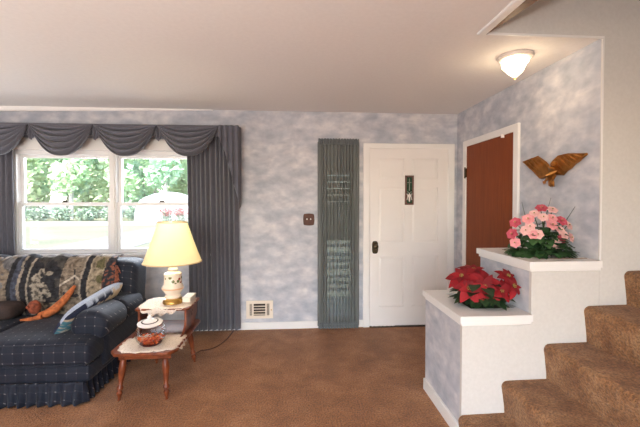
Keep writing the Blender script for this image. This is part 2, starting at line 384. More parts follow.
struct('floor', B(-4.2, 4.4, -2.7, D, -.1, 0), CARPET, 'brown wall to wall carpet', 'floor', smooth=False)
w = MB(); w.box(-4.2, .268, D - .015, D, 0, .082); w.box(.716, .775, D - .015, D, 0, .082)
struct('baseboard_back', w, WHITE, 'white baseboard along the wallpapered wall', 'baseboard', bevel=.004)
w = MB(); w.box(.985, 1.005, YF, 2.68, 0, .085)
struct('baseboard_planter', w, WHITE, 'white baseboard at the foot of the low planter', 'baseboard', bevel=.004)
w = MB(); w.prism([(-4.2, H), (-4.2, H - .075), (-.9, H - .008), (-.9, H)], 1, D - .02, D)
struct('trim_1', w, CEIL, 'tapering strip where ceiling meets window wall', 'trim')
w = MB(); w.box(1.085, 1.135, .85, YF + .0, H - .016, H + .26)
struct('trim_2', w, WHITE, 'white edge moulding of the stairwell opening', 'trim', bevel=.008)
w = MB(); w.prism([(1.137, YF - .005), (1.137, .9), (1.32, .9)], 2, H - .012, H + .02)
struct('trim_3', w, BROWNW, 'dark brown wood edge beside the stairwell moulding', 'trim')
w = MB(); w.box(1.085, XR + .006, YF - .006, YF + .006, H - .012, H + .004); w.box(XR - .006, XR + .006, YF - .005, YF + .0, 1.06, H)
struct('trim_4', w, WHITE, 'thin corner bead at the entry ceiling and wall edge', 'trim', bevel=.002)

# ------------------------------------------------------------------ windows
def double_hung(name, x0, x1, label):
    r = thing(name, ((x0 + x1) / 2, D + .05, WZ0), label, 'window', kind='structure')
    y0, y1 = D + .035, D + .075
    zm = 1.41
    up = MB(); lo = MB()
    f = .034
    for mb, za, zb, yy in ((lo, WZ0 + .02, zm + .02, D + .03), (up, zm - .02, WZ1 - .045, D + .07)):
        mb.box(x0, x0 + f, yy, yy + .035, za, zb); mb.box(x1 - f, x1, yy, yy + .035, za, zb); mb.box(x0 + f, x1 - f, yy, yy + .035, za, za + f); mb.box(x0 + f, x1 - f, yy, yy + .035, zb - f * .9, zb)
    a = up.build('upper_sash', SASHW, r, bevel=.003); b = lo.build('lower_sash', SASHW, r, bevel=.003)
    B(x0 + f, x1 - f, D + .085, D + .089, zm, WZ1 - .06).build('pane', PANE, a, smooth=False)
    B(x0 + f, x1 - f, D + .045, D + .049, WZ0 + .04, zm).build('pane', PANE, b, smooth=False)
    k = MB(); xc = (x0 + x1) / 2; k.box(xc - .028, xc + .028, D + .028, D + .06, zm + .02, zm + .03); k.tube([(xc - .02, D + .03, zm + .036), (xc + .025, D + .035, zm + .036)], .006)
    k.build('sash_lock', BRONZE, b)
    fr = MB(); fr.box(x0 - .03, x0, D + .01, D + .12, WZ0, WZ1); fr.box(x1, x1 + .03, D + .01, D + .12, WZ0, WZ1); fr.box(x0, x1, D + .01, D + .12, WZ1 - .045, WZ1); fr.box(x0, x1, D + .01, D + .12, WZ0, WZ0 + .02)
    fr.build('frame', SASHW, r, bevel=.003)
    return r
double_hung('window_1', -2.97, -2.012, 'left double hung window above the sofa')
double_hung('window_2', -1.944, -.99, 'right double hung window behind the lit lamp')
w = MB(); w.box(WX0 - .06, WX1 + .06, D - .02, D, WZ1, WZ1 + .13); w.box(WX0 - .06, WX0, D - .02, D, WZ0, WZ1); w.box(WX1, WX1 + .06, D - .02, D, WZ0, WZ1)
w.box(-2.0, -1.956, D - .005, D + .12, WZ0, WZ1); w.box(WX0 - .08, WX1 + .08, D - .05, D + .02, WZ0 - .03, WZ0); w.box(WX0 - .06, WX1 + .06, D - .018, D, WZ0 - .10, WZ0 - .03)
struct('trim_5', w, WHITE, 'white casing, sill and mullion around the sofa windows', 'trim', bevel=.004)

s = thing('window_3', (.5, D + .05, SZ0), 'narrow sidelight window behind the grey sheer curtain', 'window', kind='structure')
fr = MB(); fr.box(SX0, SX0 + .03, D, D + .12, SZ0, SZ1); fr.box(SX1 - .03, SX1, D, D + .12, SZ0, SZ1); fr.box(SX0, SX1, D, D + .12, SZ1 - .03, SZ1); fr.box(SX0, SX1, D, D + .12, SZ0, SZ0 + .03)
fr.build('frame', BROWNW, s, bevel=.003)
B(SX0 + .03, SX1 - .03, D + .08, D + .084, SZ0 + .03, SZ1 - .03).build('pane', PANE, s, smooth=False)
sl = MB(); zz = SZ0 + .05; k = 0
while zz < SZ1 - .05:
    hgt = .038 if zz < .95 else .071
    sl.box(SX0 + .03, SX1 - .03, D + .05, D + .058, zz, zz + hgt); k += 1
    zz += .075 + (.03 if k % 3 == 0 and zz < .95 else 0)
sl.build('blind_slats', simple('grey_blind', (.10, .115, .12), .6, nscale=10), s, smooth=False)

# ------------------------------------------------------------------ front door
DX0, DX1, DZ1 = .849, 1.763, 2.04
d = thing('door_1', ((DX0 + DX1) / 2, D, 0), 'white six panel front door with small dark window', 'door', kind='structure')
xs = [(.954, 1.253), (1.343, 1.645)]; zs = [(.232, .814), (.97, 1.60), (1.69, 1.93)]
leafm = MB(); yb = D - .016
def lattice(mb, y0, y1):
    xe = [DX0, xs[0][0], xs[0][1], xs[1][0], xs[1][1], DX1]; ze = [.012, zs[0][0], zs[0][1], zs[1][0], zs[1][1], zs[2][0], zs[2][1], DZ1]
    for i in (0, 2, 4): mb.box(xe[i], xe[i + 1], y0, y1, ze[0], ze[-1])
    for i in (1, 3):
        for j in (0, 2, 4, 6): mb.box(xe[i], xe[i + 1], y0, y1, ze[j], ze[j + 1])
lattice(leafm, yb, D + .0)
leafm.box(DX0, DX1, D - .002, D + .02, .012, DZ1)
leafm.build('leaf', DOORW, d, smooth=False)
for a, b in xs:
    for e, f in zs:
        p = MB(); o = .03
        q = [(a, e), (b, e), (b, f), (a, f)]; q2 = [(a + o, e + o), (b - o, e + o), (b - o, f - o), (a + o, f - o)]
        v1 = [p.bm.verts.new((x, D - .003, z)) for x, z in q]; v2 = [p.bm.verts.new((x, D - .009, z)) for x, z in q2]
        for i in range(4): p.face([v1[i], v1[(i + 1) % 4], v2[(i + 1) % 4], v2[i]])
        p.face(v2); p.build('panel', DOORW, d, smooth=False)
pw = MB(); px0, px1, pz0, pz1 = 1.257, 1.357, 1.40, 1.735; yf = yb - .018
pw.box(px0, px0 + .018, yf, yb, pz0, pz1); pw.box(px1 - .018, px1, yf, yb, pz0, pz1); pw.box(px0, px1, yf, yb, pz0, pz0 + .018); pw.box(px0, px1, yf, yb, pz1 - .018, pz1)
pk = pw.build('peep_window', simple('plaque_frame', (.13, .055, .04), .4, nscale=30), d, bevel=.003); pk['label'] = 'dark framed ornamental glass'
B(px0 + .018, px1 - .018, yf + .008, yf + .014, pz0 + .018, pz1 - .018).build('glass', PLQG, pk, smooth=False)
xc = (px0 + px1) / 2
fg = MB(); fg.tube([(xc, yf + .006, 1.70), (xc, yf + .006, 1.56)], .005); fg.tube([(xc - .022, yf + .006, 1.655), (xc + .022, yf + .006, 1.655)], .0045); fg.tube([(xc - .025, yf + .006, 1.55), (xc, yf + .006, 1.535), (xc + .025, yf + .006, 1.55)], .006)
fg.build('leading', simple('pewter', (.20, .24, .20), .4, .5, nscale=20), pk)
fg = MB(); fg.lathe([(.004, -.05), (.010, -.03), (.010, 0), (.022, .018), (.024, .03), (.010, .034), (.004, .05)], (xc, yf + .004, 1.485), 14, M=Matrix.Diagonal((1, .4, 1, 1)))
fg.tube([(xc - .028, yf + .006, 1.455), (xc - .018, yf + .006, 1.50), (xc - .03, yf + .006, 1.53)], .004); fg.tube([(xc + .028, yf + .006, 1.455), (xc + .018, yf + .006, 1.50), (xc + .03, yf + .006, 1.53)], .004)
fg.build('white_motif', PORC, pk)
bp = MB(); kx, kz = .912, .915
poly = [(kx + .036 * math.copysign(abs(math.cos(t)) ** .6, math.cos(t)), kz + .073 * math.copysign(abs(math.sin(t)) ** .6, math.sin(t))) for t in [i * 2 * PI / 28 for i in range(28)]]
bp.prism(poly, 1, yb - .010, yb)
bp = bp.build('knob_plate', BRONZE, d, bevel=.003); bp['label'] = 'dark oval backplate'
kb = MB(); kb.lathe([(.011, 0), (.011, .025), (.024, .035), (.029, .048), (.024, .060), (.008, .066)], (kx, yb - .008, kz + .015), 20, M=Matrix.Rotation(PI / 2, 4, 'X')); kb.build('knob', BRONZE, bp)
hg = MB()
for z in (.25, 1.05, 1.8): hg.tube([(DX1 + .004, D - .016, z - .04), (DX1 + .004, D - .016, z + .04)], .007)
hg.build('hinges', DOORW, d)
ws = MB(); random.seed(3)
ws.box(DX0 + .02, DX0 + .3, yb - .006, yb, .006, .016)
for i in range(9):
    x = DX0 + .03 + i * .03 + random.uniform(-.01, .01); ws.box(x, x + random.uniform(.01, .03), yb - .012, yb - .002, .004, .012 + random.uniform(0, .012))
ws.build('weatherstrip', simple('frayed_white', (.85, .82, .78), .8, nscale=50), d)
w = MB(); w.prism([(.775, 0), (DX0, 0), (DX0, DZ1), (DX1, DZ1), (DX1, 0), (1.838, 0), (1.838, 2.10), (.775, 2.10)], 1, D - .03, D)
struct('trim_6', w, WHITE, 'white casing around the front door', 'trim', bevel=.006)
struct('trim_7', B(DX0, DX1, D - .05, D + .02, 0, .012), DARK, 'dark threshold strip under the front door', 'trim', bevel=.003)

# closet door on the right wall
d = thing('door_2', (XR - .01, 3.36, 0), 'red brown flat wooden door in the entry wall', 'door', kind='structure')
B(XR - .016, XR - .001, 2.945, 3.79, .012, 2.035).build('leaf', CLOSETW, d, bevel=.003)
k = MB(); k.box(XR - .035, XR - .01, 3.785, 3.80, 1.70, 1.80); k.tube([(XR - .034, 3.79, 1.69), (XR - .034, 3.79, 1.81)], .008); k.build('hinge', BRONZE, d)
k = MB(); k.box(XR - .035, XR - .012, 3.785, 3.80, .25, .35); k.tube([(XR - .034, 3.79, .24), (XR - .034, 3.79, .36)], .008); k.build('hinge', BRONZE, d)
k = MB(); k.box(XR - .045, XR - .010, 3.087, 3.097, 2.01, 2.04); k.ball((XR - .04, 3.092, 2.012), .004); k = k.build('catch', PORC, d); k['label'] = 'small white catch at the top edge'
w = MB(); w.prism([(2.877, 0), (2.945, 0), (2.945, 2.035), (3.79, 2.035), (3.79, 0), (3.863, 0), (3.863, 2.10), (2.877, 2.10)], 0, XR - .026, XR)
struct('trim_8', w, WHITE, 'white casing around the red brown door', 'trim', bevel=.006)

# ------------------------------------------------------------------ wall fittings
v = thing('wall_vent', (-.395, D, .13), 'cream metal air vent low on the wallpapered wall', 'vent')
f = MB(); x0, x1, z0, z1 = -.545, -.247, .125, .325
f.box(x0, x1, D - .012, D, z0, z0 + .033); f.box(x0, x1, D - .012, D, z1 - .033, z1); f.box(x0, x0 + .038, D - .012, D, z0 + .033, z1 - .033); f.box(x1 - .038, x1, D - .012, D, z0 + .033, z1 - .033)
f.box(x0 + .068, x0 + .082, D - .012, D, z0 + .033, z1 - .033); f.box(x1 - .085, x1 - .070, D - .012, D, z0 + .033, z1 - .033)
f.build('frame', GRILLE, v, smooth=False)
B(x0 + .03, x1 - .03, D - .003, D - .001, z0 + .03, z1 - .03).build('recess', DARK, v, smooth=False)
for i in range(4):
    z = z0 + .046 + i * .030; f = MB(); f.prism([(D - .012, z), (D - .010, z - .003), (D - .003, z + .003), (D - .005, z + .006)], 0, x0 + .082, x1 - .085); f.build('slat', GRILLE, v, smooth=False)
for sgn in (0, 1):
    f = MB()
    for i in range(4):
        x = (x0 + .041 + i * .008) if sgn == 0 else (x1 - .066 + i * .008); f.box(x, x + .003, D - .009, D - .002, z0 + .03, z1 - .03)
    f.build('fins', GRILLE, v, smooth=False)
f = MB(); f.tube([(x1 - .018, D - .025, .222), (x1 - .018, D - .01, .222)], .006); f.build('lever', BRASS, v)

v = thing('switch_plate', (.157, D, 1.235), 'brown double light switch plate with scalloped edges', 'light switch')
poly = []
cx, cz, hw, hh = .157, 1.235, .058, .062
for a, b in (((-1, -1), (1, -1)), ((1, -1), (1, 1)), ((1, 1), (-1, 1)), ((-1, 1), (-1, -1))):
    for i in range(8):
        t = i / 8; bul = .10 * math.sin(PI * t) - (.05 if i in (0,) else 0)
        px = a[0] + (b[0] - a[0]) * t; pz = a[1] + (b[1] - a[1]) * t
        nx, nz = (b[1] - a[1]) / 2, -(b[0] - a[0]) / 2
        poly.append((cx + hw * (px + nx * bul), cz + hh * (pz + nz * bul)))
MB().prism(poly, 1, D - .009, D).build('plate', PLATEB, v, bevel=.003)
for dx in (-.021, .021):
    t = MB(); t.prism([(D - .008, cz - .004), (D - .022, cz + .002), (D - .022, cz + .010), (D - .008, cz + .013)], 0, cx + dx - .005, cx + dx + .005); t.build('toggle', PORC, v)

# ------------------------------------------------------------------ ceiling light
LX, LY = 1.52, 2.40
cl = thing('ceiling_light', (LX, LY, H), 'lit white glass ceiling light above the entry planters', 'ceiling light')
MB().lathe([(.110, 0), (.114, -.008), (.110, -.020), (.098, -.026), (.098, -.018), (.05, -.016)], (LX, LY, H), 40).build('canopy', simple('brushed_white_metal', (.70, .62, .56), .4, nscale=10, namt=.05), cl)
g = MB(); rings = []
for (r, z) in ((.076, -.018), (.088, -.030), (.089, -.045), (.092, -.070), (.050, -.112), (.010, -.148)):
    ring = []
    for i in range(32):
        a = 2 * PI * i / 32 + .5; sq = 1.0
        if abs(z + .070) < 1e-6: r, zq = .087 - .014 * (1 + math.cos(a)) / 2, -.062 - .012 * (1 - math.cos(a)) / 2
        else: zq = z
        ring.append(g.bm.verts.new((LX + r * sq * math.cos(a) * .97, LY + r * sq * math.sin(a) * .97, H + zq)))
    rings.append(ring)
for a, b in zip(rings, rings[1:]):
    for i in range(32): g.face([a[i], a[(i + 1) % 32], b[(i + 1) % 32], b[i]])
g.face(rings[-1]); g.build('glass_shade', GLOW, cl)
MB().lathe([(.008, -.144), (.011, -.149), (.008, -.156), (.003, -.160)], (LX, LY, H), 16).build('finial', BRASS, cl)

# ------------------------------------------------------------------ wall eagle
def eagle():
    r = thing('wall_eagle', (XR, 2.49, 1.66), 'antique gold eagle with spread wings mounted on the wallpaper', 'wall ornament')
    x = XR
    def wing(poly, ridge, feathers, name='wing'):
        mb = MB(); n = len(poly); c = (sum(p[0] for p in poly) / n, sum(p[1] for p in poly) / n)
        lo = [mb.bm.verts.new((x - .012, p[0], p[1])) for p in poly]; hi = [mb.bm.verts.new((x - .030, c[0] + (p[0] - c[0]) * .93, c[1] + (p[1] - c[1]) * .93)) for p in poly]
        mb.face(lo)
        for i in range(n): mb.face([lo[i], lo[(i + 1) % n], hi[(i + 1) % n], hi[i]])
        cc = mb.bm.verts.new((x - .042, ridge[0], ridge[1]))
        for i in range(n): mb.face([hi[i], hi[(i + 1) % n], cc])
        o = mb.build(name, GOLD, r, ang=25)
        fm = MB()
        for a, b in feathers: fm.tube([(x - .034, a[0], a[1]), (x - .042, (a[0] + b[0]) / 2, (a[1] + b[1]) / 2), (x - .031, b[0], b[1])], [.004, .007, .003], 6)
        fm.build('feathers', GOLD, o)
    # far wing (towards the door) and near wing; coordinates are (Y, Z) on the wall
    wing([(2.825, 1.77), (2.645, 1.795), (2.545, 1.735), (2.49, 1.68), (2.475, 1.635), (2.55, 1.618), (2.60, 1.612), (2.66, 1.655), (2.70, 1.69), (2.75, 1.725)], (2.62, 1.715),
         [((2.79, 1.765), (2.60, 1.645)), ((2.74, 1.772), (2.575, 1.655)), ((2.69, 1.78), (2.56, 1.675)), ((2.64, 1.782), (2.55, 1.70))])
    wing([(2.50, 1.69), (2.485, 1.735), (2.42, 1.772), (2.335, 1.775), (2.175, 1.755), (2.172, 1.742), (2.20, 1.728), (2.235, 1.705), (2.27, 1.692), (2.30, 1.668), (2.34, 1.652), (2.375, 1.625), (2.44, 1.63), (2.49, 1.655)], (2.40, 1.70),
         [((2.47, 1.72), (2.385, 1.635)), ((2.44, 1.745), (2.345, 1.655)), ((2.40, 1.76), (2.30, 1.672)), ((2.36, 1.765), (2.265, 1.695)), ((2.31, 1.765), (2.235, 1.708)), ((2.26, 1.76), (2.20, 1.728))])
    b = MB(); b.tube([(x - .035, 2.425, 1.70), (x - .05, 2.435, 1.672), (x - .055, 2.447, 1.63), (x - .045, 2.457, 1.595)], [.016, .034, .036, .016], 14); b.build('body', GOLD, r)
    h = MB(); h.ball((x - .055, 2.418, 1.708), .022, sc=(1, 1.1, .95)); h.tube([(x - .066, 2.405, 1.705), (x - .08, 2.398, 1.696), (x - .082, 2.397, 1.686)], [.011, .008, .002], 8); h.build('head', GOLD, r)
    t = MB()
    for a in (-.5, -.2, .1, .4): t.leaf((x - .04, 2.457, 1.61), (.0, a + .25, -1), (-1, 0, 0), .065, .018, .1, 4)
    t.build('tail', GOLD, r, solid=.006)
    for dy in (-.03, .022):
        c = MB(); c.tube([(x - .05, 2.452 + dy, 1.625), (x - .065, 2.452 + dy * 1.3, 1.595)], [.013, .009], 8)
        for k in (-.012, 0, .012): c.tube([(x - .065, 2.452 + dy * 1.3, 1.597), (x - .08, 2.452 + dy * 1.3 + k, 1.585), (x - .074, 2.452 + dy * 1.3 + k, 1.568)], [.006, .005, .002], 6)
        c.build('talon', GOLD, r)
eagle()

# ------------------------------------------------------------------ stairs
st = thing('staircase', (1.6, 1.55, 0), 'brown carpeted staircase climbing to the right of the planters', 'stairs')
sx = [.985, 1.255, 1.522, 1.780, 2.040, 2.30, 2.56, 2.82]; sz = [.152, .352, .572, .80, 1.014, 1.225, 1.436, 1.65]
for i in range(8):
    x, z = sx[i], sz[i]; zb = sz[i - 1] if i else 0; xe = (sx[i + 1] + .05) if i < 7 else x + .3
    pr = [(x + .022, zb - (.06 if i else 0)), (x + .018, zb + .04), (x + .006, z - .075)]
    for k in range(7):
        a = PI + .25 - (PI / 2 + .25) * k / 6; pr.append((x + .036 + .036 * math.cos(a), z - .036 + .036 * math.sin(a)))
    pr += [(xe, z + .003), (xe, zb - (.06 if i else 0))]
    mb = MB(); ny = 24
    rows = [[mb.bm.verts.new((p[0], .95 + (YF - .001 - .95) * j / ny, p[1])) for p in pr] for j in range(ny + 1)]
    for a, b in zip(rows, rows[1:]):
        for k in range(len(pr)): mb.face([a[k], a[(k + 1) % len(pr)], b[(k + 1) % len(pr)], b[k]])
    mb.face(rows[0]); mb.face(rows[-1][::-1]); mb.build('step', STAIRC, st, ang=50)

# ------------------------------------------------------------------ planters
def planter(name, x0, x1, y1, ztop, label, left_z0, hole, cap_x0):
    r = thing(name, (x0, (YF + y1) / 2, 0), label, 'planter')
    b = MB(); hx0, hx1, hy0, hy1 = hole; t = .04
    b.box(x0, hx0, YF + .025, y1, left_z0, ztop - t); b.box(hx1, x1, YF + .025, y1, 0, ztop - t)
    b.box(hx0, hx1, hy1, y1, left_z0, ztop - t); b.box(hx0, hx1, YF + .025, hy0, 0, ztop - t); b.box(hx0, hx1, hy0, hy1, 0, ztop - .16)
    b.build('body', WALLP, r, smooth=False)
    pn = B(x0, x1, YF, YF + .0248, 0, ztop - t).build('front_panel', PLAST, r, smooth=False); pn['label'] = 'cream plaster front'
    c = MB(); X0, X1, Y0, Y1 = cap_x0, x1 + (.0 if x1 > 1.6 else -.002), YF - .022, y1 + .012
    c.box(X0, hx0, Y0, Y1, ztop - t, ztop); c.box(hx1, X1, Y0, Y1, ztop - t, ztop); c.box(hx0, hx1, Y0, hy0, ztop - t, ztop); c.box(hx0, hx1, hy1, Y1, ztop - t, ztop)
    c.build('ledge', WHITE, r, smooth=False)
    m = MB(); m.box(X0 + .012, X1, YF - .012, YF - .0005, ztop - t - .022, ztop - t); m.box(X0 + .012, X0 + .022, YF, y1, ztop - t - .022, ztop - t); m.build('moulding', WHITE, r, bevel=.004)
    B(hx0, hx1, hy0, hy1, ztop - .16, ztop - .05).build('soil', SOIL, r, smooth=False)
    return r
planter('low_planter', 1.005, 1.44, 2.69, .757, 'low built-in planter with white ledge, wallpapered side and poinsettia', 0, (1.125, 1.425, 2.215, 2.60), .985)
p2 = planter('tall_planter', 1.44, XR - .001, 2.69, 1.08, 'taller built-in planter with white ledge and pink flowers', .70, (1.56, 1.85, 2.17, 2.60), 1.413)
lin = MB(); lin.box(1.555, 1.86, 2.155, 2.172, 1.04, 1.083); lin.box(1.555, 1.572, 2.155, 2.6, 1.04, 1.083); lin.build('liner', TANB, p2, bevel=.003)

# ------------------------------------------------------------------ poinsettia
def poinsettia():
    cx, cy, z0 = 1.25, 2.32, .70
    r = thing('poinsettia', (cx, cy, z0), 'bright red poinsettia with dark leaves in the low planter', 'plant')
    random.seed(11)
    heads = [(1.225, 2.235, .890, .125, (-.05, -.85, .5)), (1.11, 2.31, .945, .105, (-.5, -.4, .75)), (1.215, 2.36, .975, .105, (.0, -.3, .95)),
             (1.385, 2.18, .905, .090, (.25, -.8, .55)), (1.385, 2.24, .955, .080, (.2, -.6, .75)), (1.125, 2.24, .880, .095, (-.35, -.8, .5)), (1.315, 2.20, .875, .085, (.1, -.9, .4))]
    st = MB()
    for x, y, z, R, n in heads: st.tube([(cx + (x - cx) * .2, cy + (y - cy) * .2, z0 - .02), (cx + (x - cx) * .5, cy + (y - cy) * .5, (z0 + z) / 2), (x - n[0] * .01, y - n[1] * .01, z - n[2] * .01)], .005, 6)
    st.build('stems', GREEN, r)
    lf = MB()
    for k in range(74):
        a = random.uniform(0, 2 * PI); zz = random.uniform(.76, .91); rr = random.uniform(.03, .12)
        bx, by = cx + rr * math.cos(a), cy + rr * math.sin(a) * .8
        ln = random.uniform(.075, .125)
        dx = math.cos(a); dy = math.sin(a)
        if bx + dx * ln > 1.425: ln = max(.03, (1.42 - bx) / max(.05, dx)); ln = min(ln, .12)
        lf.leaf((bx, by, zz), (dx, dy, random.uniform(-.35, .4)), (0, 0, 1), ln, ln * .33, .25, 5)
    for k in range(16):
        a = 2.3 + k * .24; bx, by = cx - .02 + .06 * math.cos(a), cy - .01 + .06 * math.sin(a); ln = random.uniform(.10, .14)
        if bx + math.cos(a) * ln > 1.425: ln = max(.04, (1.42 - bx) / max(.05, math.cos(a)))
        lf.leaf((bx, by, random.uniform(.80, .84)), (math.cos(a), math.sin(a), random.uniform(-.25, .2)), (0, 0, 1), ln, ln * .34, .25, 6)
    lf.build('leaves', GREEN, r)
    for x, y, z, R, n in heads:
        n = Vector(n).normalized(); t = n.cross(Vector((0, 0, 1))).normalized(); b = n.cross(t)
        f = MB()
        for ring, (cnt, sc_, lift) in enumerate(((6, 1.12, -.02), (5, .70, .40))):
            for k in range(cnt):
                a = 2 * PI * k / cnt + random.uniform(-.2, .2) + ring * .4
                dd = t * math.cos(a) + b * math.sin(a) + n * (lift + random.uniform(-.1, .15))
                ln = R * sc_ * random.uniform(.85, 1.12); e = Vector((x, y, z)) + dd.normalized() * ln
                if e.x > 1.432: ln *= max(.35, (1.432 - x) / max(.01, e.x - x))
                f.leaf((x, y, z), dd, n, ln, ln * .29, .22, 6, .2)
        f = f.build('flower', RED, r)
        c = MB()
        for k in range(7):
            a = 2 * PI * k / 6; q = Vector((x, y, z)) + (t * math.cos(a) + b * math.sin(a)) * (.011 if k < 6 else 0) + n * .012
            c.ball(q, .0038, 6)
        c.build('flower_center', YEL, f)
poinsettia()

# ------------------------------------------------------------------ pink flower arrangement
def pinks():
    cx, cy, z0 = 1.69, 2.31, 1.03
    r = thing('pink_flowers', (cx, cy, z0), 'pink and rose flowers with green leaves in the tall planter', 'flower arrangement')
    random.seed(21)
    lf = MB()
    for k in range(420):
        a = random.uniform(0, 2 * PI); rr = .175 * math.sqrt(random.random()); zz = 1.085 + random.uniform(0, .26) * (1 - (rr / .185) ** 2)
        bx, by = cx - .04 + rr * math.cos(a), cy - .0 + rr * .8 * math.sin(a)
        ln = random.uniform(.042, .072); dx = math.cos(a)
        if bx + dx * ln > 1.865: ln = max(.015, min(ln, (1.865 - bx) / max(.05, dx)))
        lf.leaf((min(bx, 1.86), by, zz), (dx, math.sin(a) - .25, random.uniform(-.4, .6)), (0, 0, 1), ln, ln * .42, .35, 4)
    lf.build('leaves', GREENF, r)
    sp = [(537, 204, 1), (523, 215, 2), (530, 210, 0), (538, 213, 0), (547, 214, 2), (557, 217, 1), (511, 219, 1), (508, 231, 1), (525, 223, 0), (521, 227, 0), (533, 231, 0), (547, 221, 2), (556, 227, 0), (557, 237, 1), (567, 235, 0), (551, 241, 0), (560, 232, 0), (511, 240, 2), (548, 206, 0), (564, 222, 0), (528, 231, 2)]
    stm = MB(); fl = []
    for (px, py, c) in sp:
        # heads sit on a dome: horizontal offset and height read off the photo at the depth of the dome
        u = (px - 540) / 36.0; yy = 2.30 - .09 * (1 - min(1, u * u)) * (1 if py > 212 else .3)
        x = 1.69 + (px - 540) * (yy / 360.0) * 1.10 + (yy - 2.30) * .62 - .02; z = 1.30 - (py - 220) * (yy / 358.0)
        x = min(x, 1.85)
        fl.append((x, yy, z, c)); stm.tube([(cx, cy, 1.06), (cx + (x - cx) * .5, cy + (yy - cy) * .5, (1.06 + z) / 2 + .02), (x, yy + .008, z)], .0025, 5)
    stm.build('stems', GREENF, r)
    for x, y, z, c in fl:
        n = Vector((x - cx + random.uniform(-.05, .02), y - cy - .14, (z - 1.16) * .9 + .03)).normalized(); t = n.cross(Vector((0, 0, 1))).normalized(); b = n.cross(t)
        f = MB(); R = random.uniform(.034, .042)
        for cnt, s_, lift in ((6, 1, .1), (6, .72, .5), (5, .42, 1.0)):
            off = random.uniform(0, 1)
            for k in range(cnt):
                a = 2 * PI * k / cnt + off; f.leaf((x, y, z), t * math.cos(a) + b * math.sin(a) + n * lift, n, R * s_, R * s_ * .58, .15, 5, .12)
        f = f.build('flower', PINKS[c], r)
        MB().ball(Vector((x, y, z)) + n * .010, .0045, 6).build('flower_center', YEL, f)
    for (dx, dy, h_, lean) in ((-.09, .05, .36, -.06), (.0, .04, .39, .05), (.06, -.02, .33, .12), (.0, .0, .30, .03)):
        g = MB(); g.tube([(cx + dx * .4, cy + dy, 1.06), (cx + dx * .8 + lean * .35, cy + dy, 1.06 + h_ * .6), (min(1.865, cx + dx + lean), cy + dy - .02, 1.08 + h_)], [.003, .005, .0015], 5); g.build('grass_blade', BLADE, r)
pinks()

# ------------------------------------------------------------------ curtains
def pleated(x0, x1, xb0, xb1, z0, z1, y, n, amp, name, label, seed):
    random.seed(seed); ph = [random.uniform(-.6, .6) for _ in range(n + 2)]
    def f(u, v):
        q = u * n; i = int(min(n - 1, q)); p = ph[i] * (1 - (q - i)) + ph[i + 1] * (q - i)
        xx = (x0 * (1 - v) + xb0 * v) * (1 - u) + (x1 * (1 - v) + xb1 * v) * u
        a = amp * (.7 + .5 * v); k = math.sin(2 * PI * q + p * 2)
        return (xx + .012 * math.sin(4 * PI * q + p * 5) * v, y - a * (math.copysign(abs(k) ** .7, k)) - .25 * a * math.sin(5 * q + 3 * v * p), z1 * (1 - v) + z0 * v)
    return tag(MB().grid(f, n * 14, 24).build(name, CURT, solid=.004, origin=((x0 + x1) / 2, y, 0)), label, 'curtain')
pleated(-1.165, -.625, -1.14, -.60, .03, 2.25, 3.985, 11, .026, 'curtain_panel', 'long slate grey curtain panel hanging behind the lit lamp', 5)
pleated(-3.48, -2.955, -3.48, -2.945, .03, 2.25, 3.985, 9, .028, 'curtain_panel', 'slate grey curtain panel at the left edge behind the sofa', 8)
v = thing('swag_valance', (-1.9, 3.93, 2.0), 'slate grey swag valance draped across the top of the windows', 'valance')
bd = MB(); bd.box(-4.05, -.605, 3.885, D - .001, 2.222, 2.242); bd.box(-4.05, -.61, 3.905, 3.915, 2.13, 2.224)
bd.build('cornice_board', CURT, v, bevel=.006)
rt = MB()
def ret(u, vv): return (-.594 - .012 * math.sin(u * 9), 3.885 + u * (D - .002 - 3.885), 2.242 - vv * (.84 + .05 * math.sin(u * 7)))
rt.grid(ret, 12, 10).build('return_tail', CURT, v, solid=.004)
def swag(cx, hw, drop):
    def f(u, vv):
        uu = u * 2 - 1; sag = (1 - abs(uu) ** 2.3); z = 2.240 - vv * drop * sag - .045 * vv * (abs(uu) ** 6)
        fold = abs(math.sin(PI * (vv * 5.5 - .15 + .25 * uu * uu))) ** .7 * 2 - 1.4
        y = 3.883 - .012 - .055 * math.sin(PI * min(1, vv * .95)) * (1 - uu * uu * .8) - .036 * fold * (.45 + .55 * (1 - uu * uu)) * max(0, min(1, (vv - .05) * 6))
        x = cx + uu * hw * (1 - .10 * vv * abs(uu) ** 3)
        return (x, y, z + .008 * fold * sag * max(0, min(1, (vv - .05) * 6)))
    return MB().grid(f, 40, 64).build('swag', CURT, v, solid=.004)
for cx in (-3.66, -3.02, -2.385, -1.75): swag(cx, .325, .335)
swag(-1.112, .325, .33)
for cx in (-3.34, -2.70, -2.068, -1.43):
    g = MB()
    def gf(u, vv, cx=cx):
        uu = u * 2 - 1; return (cx + uu * .075 * (1 - .75 * vv), 3.895 + .010 * math.sin(u * 14), 2.240 - vv * (.165 - .02 * abs(uu)))
    g.grid(gf, 20, 8).build('gather', CURT, v, solid=.004)
def jab(u, vv):
    x = -.80 + u * .208; ln = .12 + .72 * u ** 1.25
    y = 3.862 - .020 * math.sin(u * 2 * PI * 3.5) * (.5 + .7 * vv) - .006
    return (x + .012 * math.sin(u * 22) * vv, y, 2.242 - vv * (ln + .03 * math.sin(u * 21)))
MB().grid(jab, 60, 24).build('cascade', CURT, v, solid=.004)

